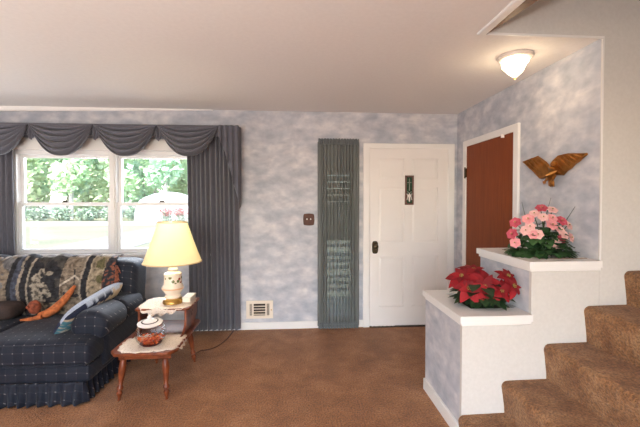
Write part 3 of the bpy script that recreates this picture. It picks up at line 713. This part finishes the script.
# sheer over the side light
v = thing('sheer_curtain', (.49, 4.0, 0), 'grey gathered sheer panel covering the narrow sidelight', 'curtain')
random.seed(4)
def sh(u, vv):
    x = .268 + u * (.447 - .018 * vv); z = 2.115 - vv * 2.095; pin = 1 - .04 * math.sin(PI * vv)
    x = .4915 + (x - .4915) * (pin if True else 1)
    return (x, 4.015 - .011 * math.sin(2 * PI * u * 12 + math.sin(u * 9) * 1.2) * (1 + .2 * math.sin(vv * 3)), z)
MB().grid(sh, 170, 20).build('sheer', SHEER, v)
for zr in (2.105, .035): MB().tube([(.262, 4.015, zr), (.722, 4.015, zr)], .006).build('rod', BRONZE, v)
def hd(z0, z1):
    def f(u, vv): return (.264 + u * .456, 4.008 - (.012 * math.sin(2 * PI * u * 26 + math.sin(u * 31)) + .006), z0 + (z1 - z0) * vv + .006 * math.sin(u * 90) * (1 if vv > .5 else 0))
    return MB().grid(f, 180, 4)
hd(2.075, 2.138).build('header', SHEERH, v, solid=.003); hd(.075, .008).build('hem', SHEERH, v, solid=.003)
for sx_ in (.278, .700):
    MB().grid(lambda u, vv, sx_=sx_: (sx_ + (u - .5) * .05 , 4.003 - .006 * math.sin(u * 12), 2.10 - vv * 2.06), 12, 10).build('side_hem', SHEER, v)

# ------------------------------------------------------------------ sofa
SR = -1.50
so = thing('sofa', (-2.6, 3.1, 0), 'navy plaid skirted sofa under the windows', 'sofa')
MB().rbox(-3.66, SR + .04, 2.635, 3.62, .15, .285, .035, 10).build('base', PLAID, so)
def skirt(pts, ln):
    def f(u, vv):
        s_ = u * ln; acc = 0
        for a, b in zip(pts, pts[1:]):
            l = math.dist(a, b)
            if s_ <= acc + l + 1e-6: break
            acc += l
        t = (s_ - acc) / l; nx, ny = (b[1] - a[1]) / l, -(b[0] - a[0]) / l
        rf = .016 * math.sin(s_ * 2 * PI / .072 + 1.3 * math.sin(s_ * 11)) * (.25 + .85 * vv) + .012 * vv
        return (a[0] + (b[0] - a[0]) * t + nx * rf, a[1] + (b[1] - a[1]) * t + ny * rf, .165 - vv * (.155 + .004 * math.sin(s_ * 40)))
    return MB().grid(f, int(ln * 140), 6)
sp = [(-3.66, 2.63), (SR, 2.63), (SR, 3.60)]
skirt(sp, math.dist(sp[0], sp[1]) + math.dist(sp[1], sp[2])).build('ruffled_skirt', PLAID, so, solid=.005)
for a, b in ((-3.64, -3.04), (-3.03, -2.26), (-2.25, SR + .055)):
    r_ = MB().rbox(a, b, 2.61, 3.30, .272, .458, .06, 12, .022).build('seat_cushion', PLAID, so)
    pp = MB(); pts = []
    for (zq) in (.290, .435): pp.tube([(a + .03, 2.622, zq), ((a + b) / 2, 2.613, zq), (b - .03, 2.622, zq)], .006, 6)
    pp.build('piping', PLAID, r_)
for sgn, ax in ((1, -1.535), (-1, -3.55)):
    ap = MB(); ap.rbox(ax - .10, ax + .10, 2.80, 3.60, .19, .52, .04, 10)
    arm = ap.build('arm', PLAID, so)
    ro = MB()
    def pr(r0): return [(.02, 0), (r0 * .7, .004), (r0 * .93, .02), (r0, .05)]
    M = Matrix.Rotation(-PI / 2, 4, 'X') @ Matrix.Diagonal((1.14, 1, 1, 1))
    prof = [(.03, 0), (.088, .006), (.114, .03), (.122, .07), (.120, .34), (.110, .365), (.098, .372)]
    ro.lathe(prof, (ax, 2.745, .510), 28, M=M); ro.build('arm_pad', PLAID, arm)
    ro = MB(); ro.lathe([(.100, 0), (.112, .008), (.119, .03), (.115, .30), (.10, .34), (.05, .36)], (ax, 3.118, .515), 28, M=M); ro.build('arm_roll', PLAID, arm)
bk = MB(); bk.rbox(-3.66, SR + .055, 3.32, 3.66, .30, .90, .09, 14); 
for q in bk.bm.verts: q.co.y += (q.co.z - .30) * .14 - .06
bk = bk.build('back', PLAID, so)

# tapestry throw over the back -- woven picture stored as a colour pattern
def fbm(x, y, o=0): return noise.fractal(Vector((x, y, o)), 1.0, 2.0, 4)
def tapestry(u, v):
    # u: 0..1 along the sofa (left to right), v: 0 at seat, 1 at the top roll
    x = (-3.3 + u * 1.70); n = fbm(x * 9, v * 5, 2.); m_ = fbm(x * 30, v * 18, 5.)
    xb = x + .05 * math.sin(v * 4.2) + .06 * (v - .5)
    tan = (.185, .145, .108); dark = (.022, .021, .024); grey = (.12, .115, .115); cream = (.25, .21, .165); olive = (.085, .075, .035); blue = (.05, .055, .075)
    c = tan
    if xb < -2.47: c = tan if n > -.1 else grey
    elif xb < -2.43: c = dark
    elif xb < -2.385: c = blue
    elif xb < -2.365: c = cream
    elif xb < -2.315: c = dark
    elif xb < -2.295: c = cream
    elif xb < -2.03:
        c = dark if n < .25 else (.05, .045, .04)
        for (ex, ev, a, b) in ((-2.225, .70, .022, .06), (-2.235, .52, .045, .14), (-2.16, .66, .04, .035), (-2.25, .30, .05, .20), (-2.17, .40, .03, .12)):
            q = ((x - ex - .03 * math.sin(v * 9)) / a) ** 2 + ((v - ev) / b) ** 2
            if q < 1 + m_ * .8: c = (.215, .185, .145) if m_ > -.05 else (.10, .085, .07)
        if v < .20: c = (.14, .11, .075) if m_ > 0 else (.06, .05, .04)
    elif xb < -1.86 + .0:
        c = tan if m_ > -.5 else (.17, .12, .08)
        if abs(math.fmod(v * 26 + n * 2, 2)) < .45: c = tuple(k * .72 for k in c)
        # a small ship scene
        hx = (x + 1.945)
        if abs(v - .30 - hx * hx * 5) < .025 and abs(hx) < .09: c = dark
        if abs(hx) < .006 and .3 < v < .72: c = dark
        if abs(v - .52 - .10 * math.sin(hx * 40)) < .02 and abs(hx) < .10: c = (.10, .08, .06)
        if .40 < v < .50 and hx > .0 and m_ > -.1: c = (.13, .105, .08)
        if abs(v - .62 + abs(hx) * 1.3) < .018: c = (.42, .36, .29)
        if v < .16: c = (.13, .10, .075) if n > 0 else (.22, .165, .12)
    elif xb < -1.845: c = cream
    elif xb < -1.80: c = dark
    elif xb < -1.785: c = (.30, .24, .17)
    elif xb < -1.675:
        c = (.24, .19, .13)
        for ev in (.30, .55, .80):
            if ((x + 1.725) / .042) ** 2 + ((v - ev) / .075) ** 2 < 1 + m_: c = olive
        if v < .1: c = dark
    else: c = (.028, .026, .03) if m_ < .2 else (.14, .05, .03)
    if v > .9: c = tuple(.6 * k + .4 * q for k, q in zip(c, (.38, .36, .35))) if n > -.15 else dark
    return tuple(max(.004, k * (1 + .75 * m_)) for k in c)
def drape(u, v):
    x = -3.3 + u * 1.70
    w_ = .010 * math.sin(x * 21 + v * 2) + .008 * math.sin(x * 47)
    s_ = v * 1.0
    if s_ < .78:                          # front face of the back
        t = s_ / .78; z = .452 + t * .42; y = 3.262 + (z - .30) * .14 - .012 + .05 * max(0, .15 - t)
        return (x, y - .004 + w_ * .6, z)
    t = (s_ - .78) / .22; a = PI - t * PI * .62
    zc = .835 ; yc = 3.435; 
    return (x, yc + .118 * math.cos(a) , zc + .098 * math.sin(a) + .018 + w_ * .7)
th = thing('tapestry_throw', (-2.4, 3.4, .45), 'woven picture tapestry throw draped over the sofa back', 'throw')
cb = MB(); cb.grid(drape, 240, 110, tapestry); cb.build('cloth', VC, th, solid=.006)
fr = MB(); random.seed(9)
for k in range(60):
    v0 = k / 60; p = drape(1, v0 * .8); q = (p[0] + random.uniform(.015, .05), p[1] - random.uniform(.006, .02), p[2] - random.uniform(.02, .05))
    fr.tube([p, ((p[0] + q[0]) / 2, q[1], p[2] - .004), q], [.005, .006, .002], 5)
fr.build('fringe', FRINGE, th)['label'] = 'rust coloured fringe'

# long woven pillow leaning inside the right arm
def pcol(s_, h_, face):
    n = fbm(s_ * 5, h_ * 4, 9.); h = h_ + .10 * n
    if face < 0: return (.34, .38, .46) if h > .2 else (.018, .022, .045)
    if h > .93 and s_ > -.5: return (.36, .40, .48)
    if h > .72 and s_ < .45: return (.018, .022, .045)
    if ((s_ - .12) / .20) ** 2 + ((h - .35) / .25) ** 2 < 1: return (.05, .13, .18)
    if h > .25 - .3 * s_: return (.40, .31, .22)
    return (.05, .14, .18) if n > -.2 else (.30, .28, .24)
pl = MB(); A = Vector((-1.745, 2.74, .495)); Bp = Vector((-1.585, 3.26, .625)); ax = (Bp - A); wv = Vector((.60, -.10, .80)).normalized(); nv = ax.normalized().cross(wv).normalized()
for face in (1, -1):
    def pf(u, v, face=face):
        s_ = u * 2 - 1; h_ = v * 2 - 1; e = max(0, (1 - s_ ** 4)); th_ = .055 * max(0, (1 - s_ ** 4) * (1 - h_ ** 4)) ** .5
        hh = .130 * (1 - .30 * abs(s_) ** 4) ; return A + ax * (u) + wv * (h_ * hh + .04) + nv * th_ * face * (1 if True else 0)
    pl.grid(pf, 44, 24, lambda u, v, face=face: pcol(u * 2 - 1, v * 2 - 1, face))
tag(pl.build('throw_pillow', VCP, origin=(-1.82, 2.98, .49)), 'tan, navy and teal woven pillow leaning inside the sofa arm', 'pillow')

ty = thing('soft_toy', (-2.05, 3.12, .46), 'rust orange soft toy propped against the tapestry throw', 'soft toy')
t = MB(); t.tube([(-2.13, 3.13, .495), (-2.08, 3.14, .50), (-2.02, 3.16, .535), (-1.965, 3.19, .60), (-1.925, 3.215, .665), (-1.90, 3.235, .715)], [.022, .034, .036, .030, .022, .010], 14); t.build('body', RUST, ty)
t = MB(); t.ball((-2.16, 3.125, .565), .05, sc=(1, .8, 1.15)); t.ball((-2.185, 3.085, .575), .014); t.ball((-2.14, 3.085, .58), .014); t.build('head', simple('dark_rust_plush', (.22, .05, .02), .85, nscale=40, namt=.5), ty)
t = MB(); t.tube([(-2.09, 3.11, .49), (-2.15, 3.09, .475), (-2.24, 3.08, .472)], [.022, .018, .008], 8); t.build('limb', RUST, ty)
t = MB(); t.rbox(-2.62, -2.30, 3.05, 3.26, .47, .60, .06, 10)
tag(t.build('small_cushion', DKBR, origin=(-2.46, 3.15, .47)), 'small dark brown cushion at the left edge of the sofa seat', 'cushion')

# ------------------------------------------------------------------ step end table
tb = thing('end_table', (-1.085, 2.97, 0), 'two tier cherry wood end table beside the sofa', 'end table')
def top_poly(x0, x1, y0, y1, ch): return [(x0 + ch, y0), (x1 - ch, y0), (x1, y0 + ch * 1.3), (x1, y1 - .02), (x1 - .02, y1), (x0 + .02, y1), (x0, y1 - .02), (x0, y0 + ch * 1.3)]
MB().prism(top_poly(-1.325, -.855, 2.60, 3.33, .05), 2, .345, .368).build('lower_shelf', TABLEW, tb, bevel=.007)
MB().prism(top_poly(-1.305, -.865, 2.985, 3.345, .02), 2, .548, .568).build('upper_top', TABLEW, tb, bevel=.007)
for x in (-1.27, -.90):
    pan = MB(); pr = [(3.005, .548), (3.33, .548), (3.335, .50), (3.32, .44), (3.27, .39), (3.23, .368), (2.86, .368), (2.93, .385), (2.985, .42), (3.005, .47)]
    pan.prism(pr, 0, x - .009, x + .009); pan = pan.build('side_panel', TABLEW, tb, bevel=.004)
    k = MB(); k.ball((x + .0, 3.16, .47), .028, 10, sc=(.36, .8, 1.2)); k.ball((x, 3.185, .495), .020, 10, sc=(.5, .9, 1)); k.ball((x, 3.135, .495), .020, 10, sc=(.5, .9, 1)); k.build('cutout', DARK, pan)
B(-1.27, -.90, 2.66, 2.675, .30, .347).build('front_apron', TABLEW, tb, bevel=.004)
B(-1.27, -.90, 3.27, 3.285, .30, .347).build('rear_apron', TABLEW, tb, bevel=.004)
for (tx, ty_, bx, by) in ((-1.245, 2.70, -1.277, 2.672), (-.955, 2.70, -.936, 2.668), (-1.215, 3.24, -1.232, 3.27), (-.945, 3.24, -.900, 3.27)):
    prof = [(0, .021), (.10, .022), (.13, .027), (.15, .016), (.18, .022), (.35, .026), (.55, .020), (.68, .014), (.72, .023), (.76, .023), (.79, .012), (.84, .022), (.88, .019), (.95, .010), (1, .010)]
    MB().tube([(tx + (bx - tx) * t, ty_ + (by - ty_) * t, .346 * (1 - t)) for t, r_ in prof], [r_ for t, r_ in prof], 14).build('leg', TABLEW, tb)

def doily(name, cx, cy, z, hx, hy, x0, x1, y0, y1, rot, label, droop):
    mb = MB(); nr, na = 8, 96
    c = mb.bm.verts.new((cx, cy, z)); prev = None; rings = []
    for i in range(1, nr + 1):
        ring = []
        for k in range(na):
            a = 2 * PI * k / na; ca, sa = math.cos(a), math.sin(a)
            q = 1 / (abs(ca) ** 3.4 + abs(sa) ** 3.4) ** (1 / 3.4); sc = (1 + (.075 * abs(math.sin(a * 9)) if i == nr else 0)) * q * i / nr
            lx, ly = hx * ca * sc, hy * sa * sc
            x = cx + lx * math.cos(rot) - ly * math.sin(rot); y = cy + lx * math.sin(rot) + ly * math.cos(rot)
            o = max(x0 - x, x - x1, y0 - y, y - y1, 0); zz = z
            if o > 0: zz = z - o * droop
            ring.append(mb.bm.verts.new((x, y, zz + .0015 * math.sin(k * 2.1 + i))))
        rings.append(ring)
    for k in range(na): mb.face([c, rings[0][k], rings[0][(k + 1) % na]])
    for a, b in zip(rings, rings[1:]):
        for k in range(na): mb.face([a[k], b[k], b[(k + 1) % na], a[(k + 1) % na]])
    return tag(mb.build(name, LACE, solid=.003, origin=(cx, cy, z)), label, 'doily')
doily('doily', -1.07, 2.79, .3715, .215, .17, -1.32, -.86, 2.60, 3.3, .12, 'cream lace doily under the glass jar on lower shelf', 1.2)
doily('doily', -1.085, 3.155, .5715, .205, .185, -1.30, -.87, 2.99, 3.34, .05, 'cream lace doily under the lamp on upper top', 1.5)

# lamp
LXp, LYp, LZ = -1.045, 3.15, .573
la = thing('table_lamp', (LXp, LYp, LZ), 'lit ceramic table lamp with cream pleated shade', 'lamp')
P0 = (LXp, LYp, LZ)
MB().lathe([(.080, 0), (.084, .008), (.081, .020), (.075, .028), (.077, .040), (.064, .046)], P0, 36).build('base', BRASS, la)
bd = MB().lathe([(.058, .034), (.064, .05), (.066, .062), (.058, .075), (.064, .09), (.084, .115), (.087, .135), (.080, .155), (.072, .165), (.072, .235), (.074, .245), (.070, .256), (.045, .266), (.036, .275), (.040, .292), (.028, .306)], P0, 40).build('body', CERAMF, la)
MB().lathe([(.0885, .122), (.0900, .128), (.0895, .134)], P0, 40).build('gilt_band', simple('peach_band', (.70, .42, .24), .3, nscale=20), bd)
MB().tube([(LXp, LYp, LZ + .30), (LXp, LYp, LZ + .43)], .012).build('socket', BRASS, la)
MB().ball((LXp, LYp, LZ + .475), .032, 12, sc=(1, 1, 1.35)).build('bulb', BULB, la)
sh_ = MB(); n = 216; ringsP = []
for t in [i / 10 for i in range(11)]:
    r_ = .234 + (.118 - .234) * t + .004 * math.sin(PI * t) * -1; z = .352 + t * .34
    ringsP.append([sh_.bm.verts.new((LXp + r_ * (1 + .008 * (k % 2)) * math.cos(2 * PI * k / n), LYp + r_ * (1 + .008 * (k % 2)) * math.sin(2 * PI * k / n), LZ + z)) for k in range(n)])
for a, b in zip(ringsP, ringsP[1:]):
    for k in range(n): sh_.face([a[k], a[(k + 1) % n], b[(k + 1) % n], b[k]])
sh_ = sh_.build('lamp_shade', SHADE, la)
for r_, z in ((.2355, .352), (.119, .692)):
    MB().tube([(LXp + r_ * math.cos(2 * PI * k / 64), LYp + r_ * math.sin(2 * PI * k / 64), LZ + z) for k in range(65)], .0045, 6).build('shade_trim', simple('shade_trim_braid', (.62, .45, .22), .7, nscale=30), sh_)
hp = MB()
for s_ in (-1, 1): hp.tube([(LXp + s_ * .012, LYp, LZ + .42), (LXp + s_ * .05, LYp, LZ + .50), (LXp + s_ * .045, LYp, LZ + .62), (LXp, LYp, LZ + .685)], .0025, 6)
for k in range(3): a = 2 * PI * k / 3; hp.tube([(LXp, LYp, LZ + .687), (LXp + .121 * math.cos(a), LYp + .121 * math.sin(a), LZ + .69)], .002, 5)
hp.build('harp', BRASS, la)

# small box on the upper top
bx = thing('paper_box', (-.925, 3.22, .575), 'small cream box beside the lamp base', 'box')
b = MB().rbox(-.962, -.895, 3.13, 3.30, .576, .606, .004, 6); b.build('tray', PAPER, bx)
b = MB().rbox(-.966, -.891, 3.126, 3.304, .604, .618, .004, 6); b.build('lid', PAPER, bx)

# glass jar
JX, JY, JZ = -1.08, 2.76, .3745
j = thing('glass_jar', (JX, JY, JZ), 'round glass jar of red potpourri with white lid', 'jar')
MB().lathe([(.055, 0), (.072, .008), (.098, .035), (.110, .075), (.106, .115), (.088, .145), (.080, .152)], (JX, JY, JZ), 40).build('bowl', CLEAR, j)
random.seed(41); pp = MB()
for k in range(150):
    a = random.uniform(0, 2 * PI); z = random.uniform(.012, .056); R = (.060 + .038 * min(1, z / .05)) * math.sqrt(random.random()) * .92
    p = Vector((JX + R * math.cos(a), JY + R * math.sin(a), JZ + z)); d_ = Vector((random.uniform(-1, 1), random.uniform(-1, 1), random.uniform(-.4, .6)))
    pp.leaf(p - d_.normalized() * .012, d_, (0, 0, 1), .026, .010, .3, 3, .4)
pp.build('potpourri', POTP, j)
MB().lathe([(.056, 0), (.070, .004), (.078, .012), (.066, .013), (.02, .009)], (JX, JY, JZ + .0005), 32).build('dark_foot', simple('dark_red_base', (.10, .015, .012), .4, nscale=20), j)
Mx = Matrix.Rotation(math.radians(5), 4, 'X')
ld = MB().lathe([(.03, .150), (.074, .151), (.086, .160), (.088, .166), (.082, .168), (.055, .176), (.03, .190), (.014, .196)], (JX, JY, JZ), 40, M=Mx).build('lid', PORC, j)
MB().lathe([(.006, .194), (.016, .200), (.018, .210), (.010, .220), (.002, .224)], (JX, JY, JZ), 18, M=Mx).build('lid_knob', PORC, ld)
MB().lathe([(.052, .1785), (.060, .1765), (.058, .1745)], (JX, JY, JZ), 40, M=Mx).build('lid_band', DARK, ld)

# cord
cp = [(-.985, 3.225, .580), (-.985, 3.352, .582), (-.985, 3.372, .50), (-.96, 3.385, .25), (-.945, 3.42, .03), (-.90, 3.50, .007), (-.83, 3.52, .006), (-.765, 3.60, .006), (-.715, 3.75, .006), (-.69, 3.92, .006), (-.68, 4.03, .006)]
def smoothp(p, n=8):
    out = []
    for i in range(len(p) - 1):
        p0, p1, p2, p3 = [Vector(p[max(0, min(len(p) - 1, i + k))]) for k in (-1, 0, 1, 2)]
        for t in [k / n for k in range(n)]: out.append(.5 * ((2 * p1) + (p2 - p0) * t + (2 * p0 - 5 * p1 + 4 * p2 - p3) * t * t + (3 * p1 - p0 - 3 * p2 + p3) * t ** 3))
    return out + [Vector(p[-1])]
tag(MB().tube(smoothp(cp), .0045, 8).build('lamp_cord', CORDM, origin=(-.8, 3.6, 0)), 'brown lamp cord curling across the carpet to the wall', 'cord')

# ------------------------------------------------------------------ outside
g = MB(); g.box(-70, 60, D + T, 120, -.5, -.35)
tag(g.build('ground', LAWN, smooth=False), 'sunlit lawn outside the windows', 'ground', kind='structure')
tag(B(-70, 60, 26.5, 31.5, -.36, -.335).build('road', ROAD, smooth=False), 'pale road crossing beyond the lawn', 'road', kind='structure')
tag(B(-9.2, -6.2, D + 3, 27, -.36, -.333).build('driveway', ROAD, smooth=False), 'pale driveway crossing the lawn', 'driveway', kind='structure')
random.seed(51)
def crown(mb, c, rad, n, ls):
    for k in range(n):
        while True:
            p = Vector((random.uniform(-1, 1), random.uniform(-1, 1), random.uniform(-1, 1)))
            if .25 < p.length < 1: break
        q = Vector(c) + Vector((p.x * rad[0], p.y * rad[1], p.z * rad[2])); d_ = Vector((random.uniform(-1, 1), random.uniform(-1, 1), random.uniform(-1, .6))).normalized()
        s_ = d_.orthogonal().normalized(); l = ls * random.uniform(.7, 1.4)
        vs = [mb.bm.verts.new(q + d_ * l * a + s_ * l * b) for a, b in ((-1, 0), (0, -.5), (1, 0), (0, .5))]; mb.face(vs)
tl = ['slender tree with spring green leaves across the road', 'tree with fresh blue green leaves across the road', 'tree with yellow green leaves across the road']
for i in range(24):
    row = i % 3; x = -39 + (i // 3) * 4.4 + row * 1.47 + random.uniform(-.15, .15); y = 36.2 + row * 4.6; k = (i * 2 + i // 4) % 3
    t = thing('tree', (x, y, -.35), tl[k], 'tree', 'trees across the road')
    hgt = random.uniform(9, 12)
    MB().tube([(x, y, -.4), (x + .1, y, hgt * .4), (x - .1, y, hgt * .85)], [.20, .15, .06], 8).build('trunk', BARK, t)
    m_ = MB()
    for q in range(12): crown(m_, (x + random.uniform(-.75, .75), y + random.uniform(-.7, .7), random.uniform(2.0, hgt)), (1.25, 1.3, 1.2), 120, .30)
    m_.build('crown', TREEL[k], t, smooth=False)
for i in range(14):
    x = -50 + (i // 2) * 7.0 + (i % 2) * 3.5; y = 53 + (i % 2) * 6.5; k = (i + i // 3) % 3
    t = thing('tree', (x, y, -.35), ['distant slender pale green tree in the far row', 'distant blue green tree in the far row', 'distant yellow green tree in the far row'][k], 'tree', 'trees of the far row')
    MB().tube([(x, y, -.4), (x + .2, y, 8), (x, y, 13)], [.26, .2, .08], 8).build('trunk', BARK, t)
    m_ = MB()
    for q in range(17): crown(m_, (x + random.uniform(-1.2, 1.2), y + random.uniform(-.8, .8), random.uniform(.9, 15)), (1.7, 1.2, 1.4), 80, .58)
    m_.build('crown', TREEL[k], t, smooth=False)
for i in range(13):
    x = -33 + i * 2.1; y = 33.0 + random.uniform(-.1, .1); t = MB()
    for q in range(3): crown(t, (x + (q - 1) * .40, y, .25 + random.uniform(-.1, .15)), (.55, .55, .60), 150, .13)
    tag(t.build('shrub', BUSHL, smooth=False, origin=(x, y, -.35)), 'low dark green shrub at the foot of the trees', 'shrub', 'shrubs below the trees')
for i in range(4):
    x = -8.9 + i * .9; t = thing('azalea', (x, 25.5, -.35), 'red flowering bush in front of the white cover', 'flowering bush', 'red flowering bushes')
    q = MB(); crown(q, (x, 25.5, .15), (.41, .4, .5), 220, .07); q.tube([(x, 25.5, -.36), (x, 25.5, .2)], .04, 6); q.build('foliage', BUSHL, t, smooth=False)
    q = MB(); crown(q, (x, 25.45, .66), (.43, .42, .32), 240, .07); q.build('flowers', AZAL, t, smooth=False)
cv = MB()
def cvf(u, v):
    a = u * PI; xx = -9.55 - (1 - 2 * u) * 2.15; e = (math.sin(PI * v)) ** .5; prof = .70 + .30 * max(0, math.sin(a)) ** .7
    return (xx, 28 + (v - .5) * 2.0, -.34 + 2.42 * prof * e if 0 <= u <= 1 else -.34)
cv.grid(cvf, 40, 16)
tag(cv.build('domed_cover', COVERM, solid=.02, origin=(-10, 28, -.35)), 'white rounded cover standing beyond the lawn', 'cover')

# ------------------------------------------------------------------ light
W = bpy.data.worlds.new('sky'); SC.world = W; W.use_nodes = True; nt = W.node_tree; nt.nodes.clear()
ow = nt.nodes.new('ShaderNodeOutputWorld'); bg = nt.nodes.new('ShaderNodeBackground'); sk = nt.nodes.new('ShaderNodeTexSky')
sk.sky_type = 'NISHITA'; sk.sun_disc = False; sk.sun_elevation = math.radians(50); sk.sun_rotation = math.radians(200)
bg.inputs[1].default_value = 1.2; nt.links.new(sk.outputs[0], bg.inputs[0]); nt.links.new(bg.outputs[0], ow.inputs[0])
def light(name, typ, loc, energy, col, **kw):
    l = bpy.data.lights.new(name, typ); l.energy = energy; l.color = col
    for k, v in kw.items(): setattr(l, k, v)
    o = bpy.data.objects.new(name, l); C.objects.link(o); o.location = loc; return o
s = light('sun', 'SUN', (0, 0, 20), 13, (1, .96, .88), angle=.01); s.rotation_euler = (math.radians(42), 0, math.radians(-20))
a = light('rear_fill', 'AREA', (-1.0, -2.55, 1.15), 56, (1, .97, .95), shape='RECTANGLE', size=3.2, size_y=2.1); a.rotation_euler = (math.radians(90), 0, 0)  # added soft fill from behind the viewpoint, unseen
a = light('window_sky_fill', 'AREA', (-1.98, D + 1.3, 2.2), 330, (.90, .94, 1), shape='RECTANGLE', size=2.4, size_y=1.4); a.rotation_euler = (math.radians(-60), 0, 0)  # unseen area light outside, added to strengthen sky light through the windows
for tx, ty, tz, te in ((-3.8, 2.2, .6, 34), (-1.4, -1.1, 1.0, 165)):
    a = light('ceiling_bounce_fill', 'AREA', (tx, ty, tz), te, (1, .955, .925), shape='DISK', size=.8); a.rotation_euler = (math.radians(180), 0, 0)  # added up-facing fills bouncing off the ceiling, no lamp stands there
light('lamp_bulb', 'POINT', (LXp, LYp, LZ + .475), 36, (1, .80, .50), shadow_soft_size=.035)
light('entry_bulb', 'POINT', (LX, LY, H - .19), 2.5, (1, .74, .46), shadow_soft_size=.06)
light('stairwell_fill', 'POINT', (2.4, 1.4, 4.2), 2.5, (1, .85, .68), shadow_soft_size=.2)  # unseen point light brightening the upper stairwell walls

# ------------------------------------------------------------------ camera
cd = bpy.data.cameras.new('camera'); co = bpy.data.objects.new('camera', cd); C.objects.link(co)
cd.sensor_width = 36; cd.lens = 359 / 640 * 36; cd.shift_y = -6.175 / 640; cd.clip_start = .05; cd.clip_end = 300
co.location = (0, 0, 1.452); co.rotation_euler = (math.radians(90) - .0196, 0, -.07)
SC.camera = co
SC.view_settings.view_transform = 'Standard'; SC.view_settings.look = 'None'; SC.view_settings.exposure = .05; SC.view_settings.gamma = 1; SC.view_settings.use_curve_mapping = False
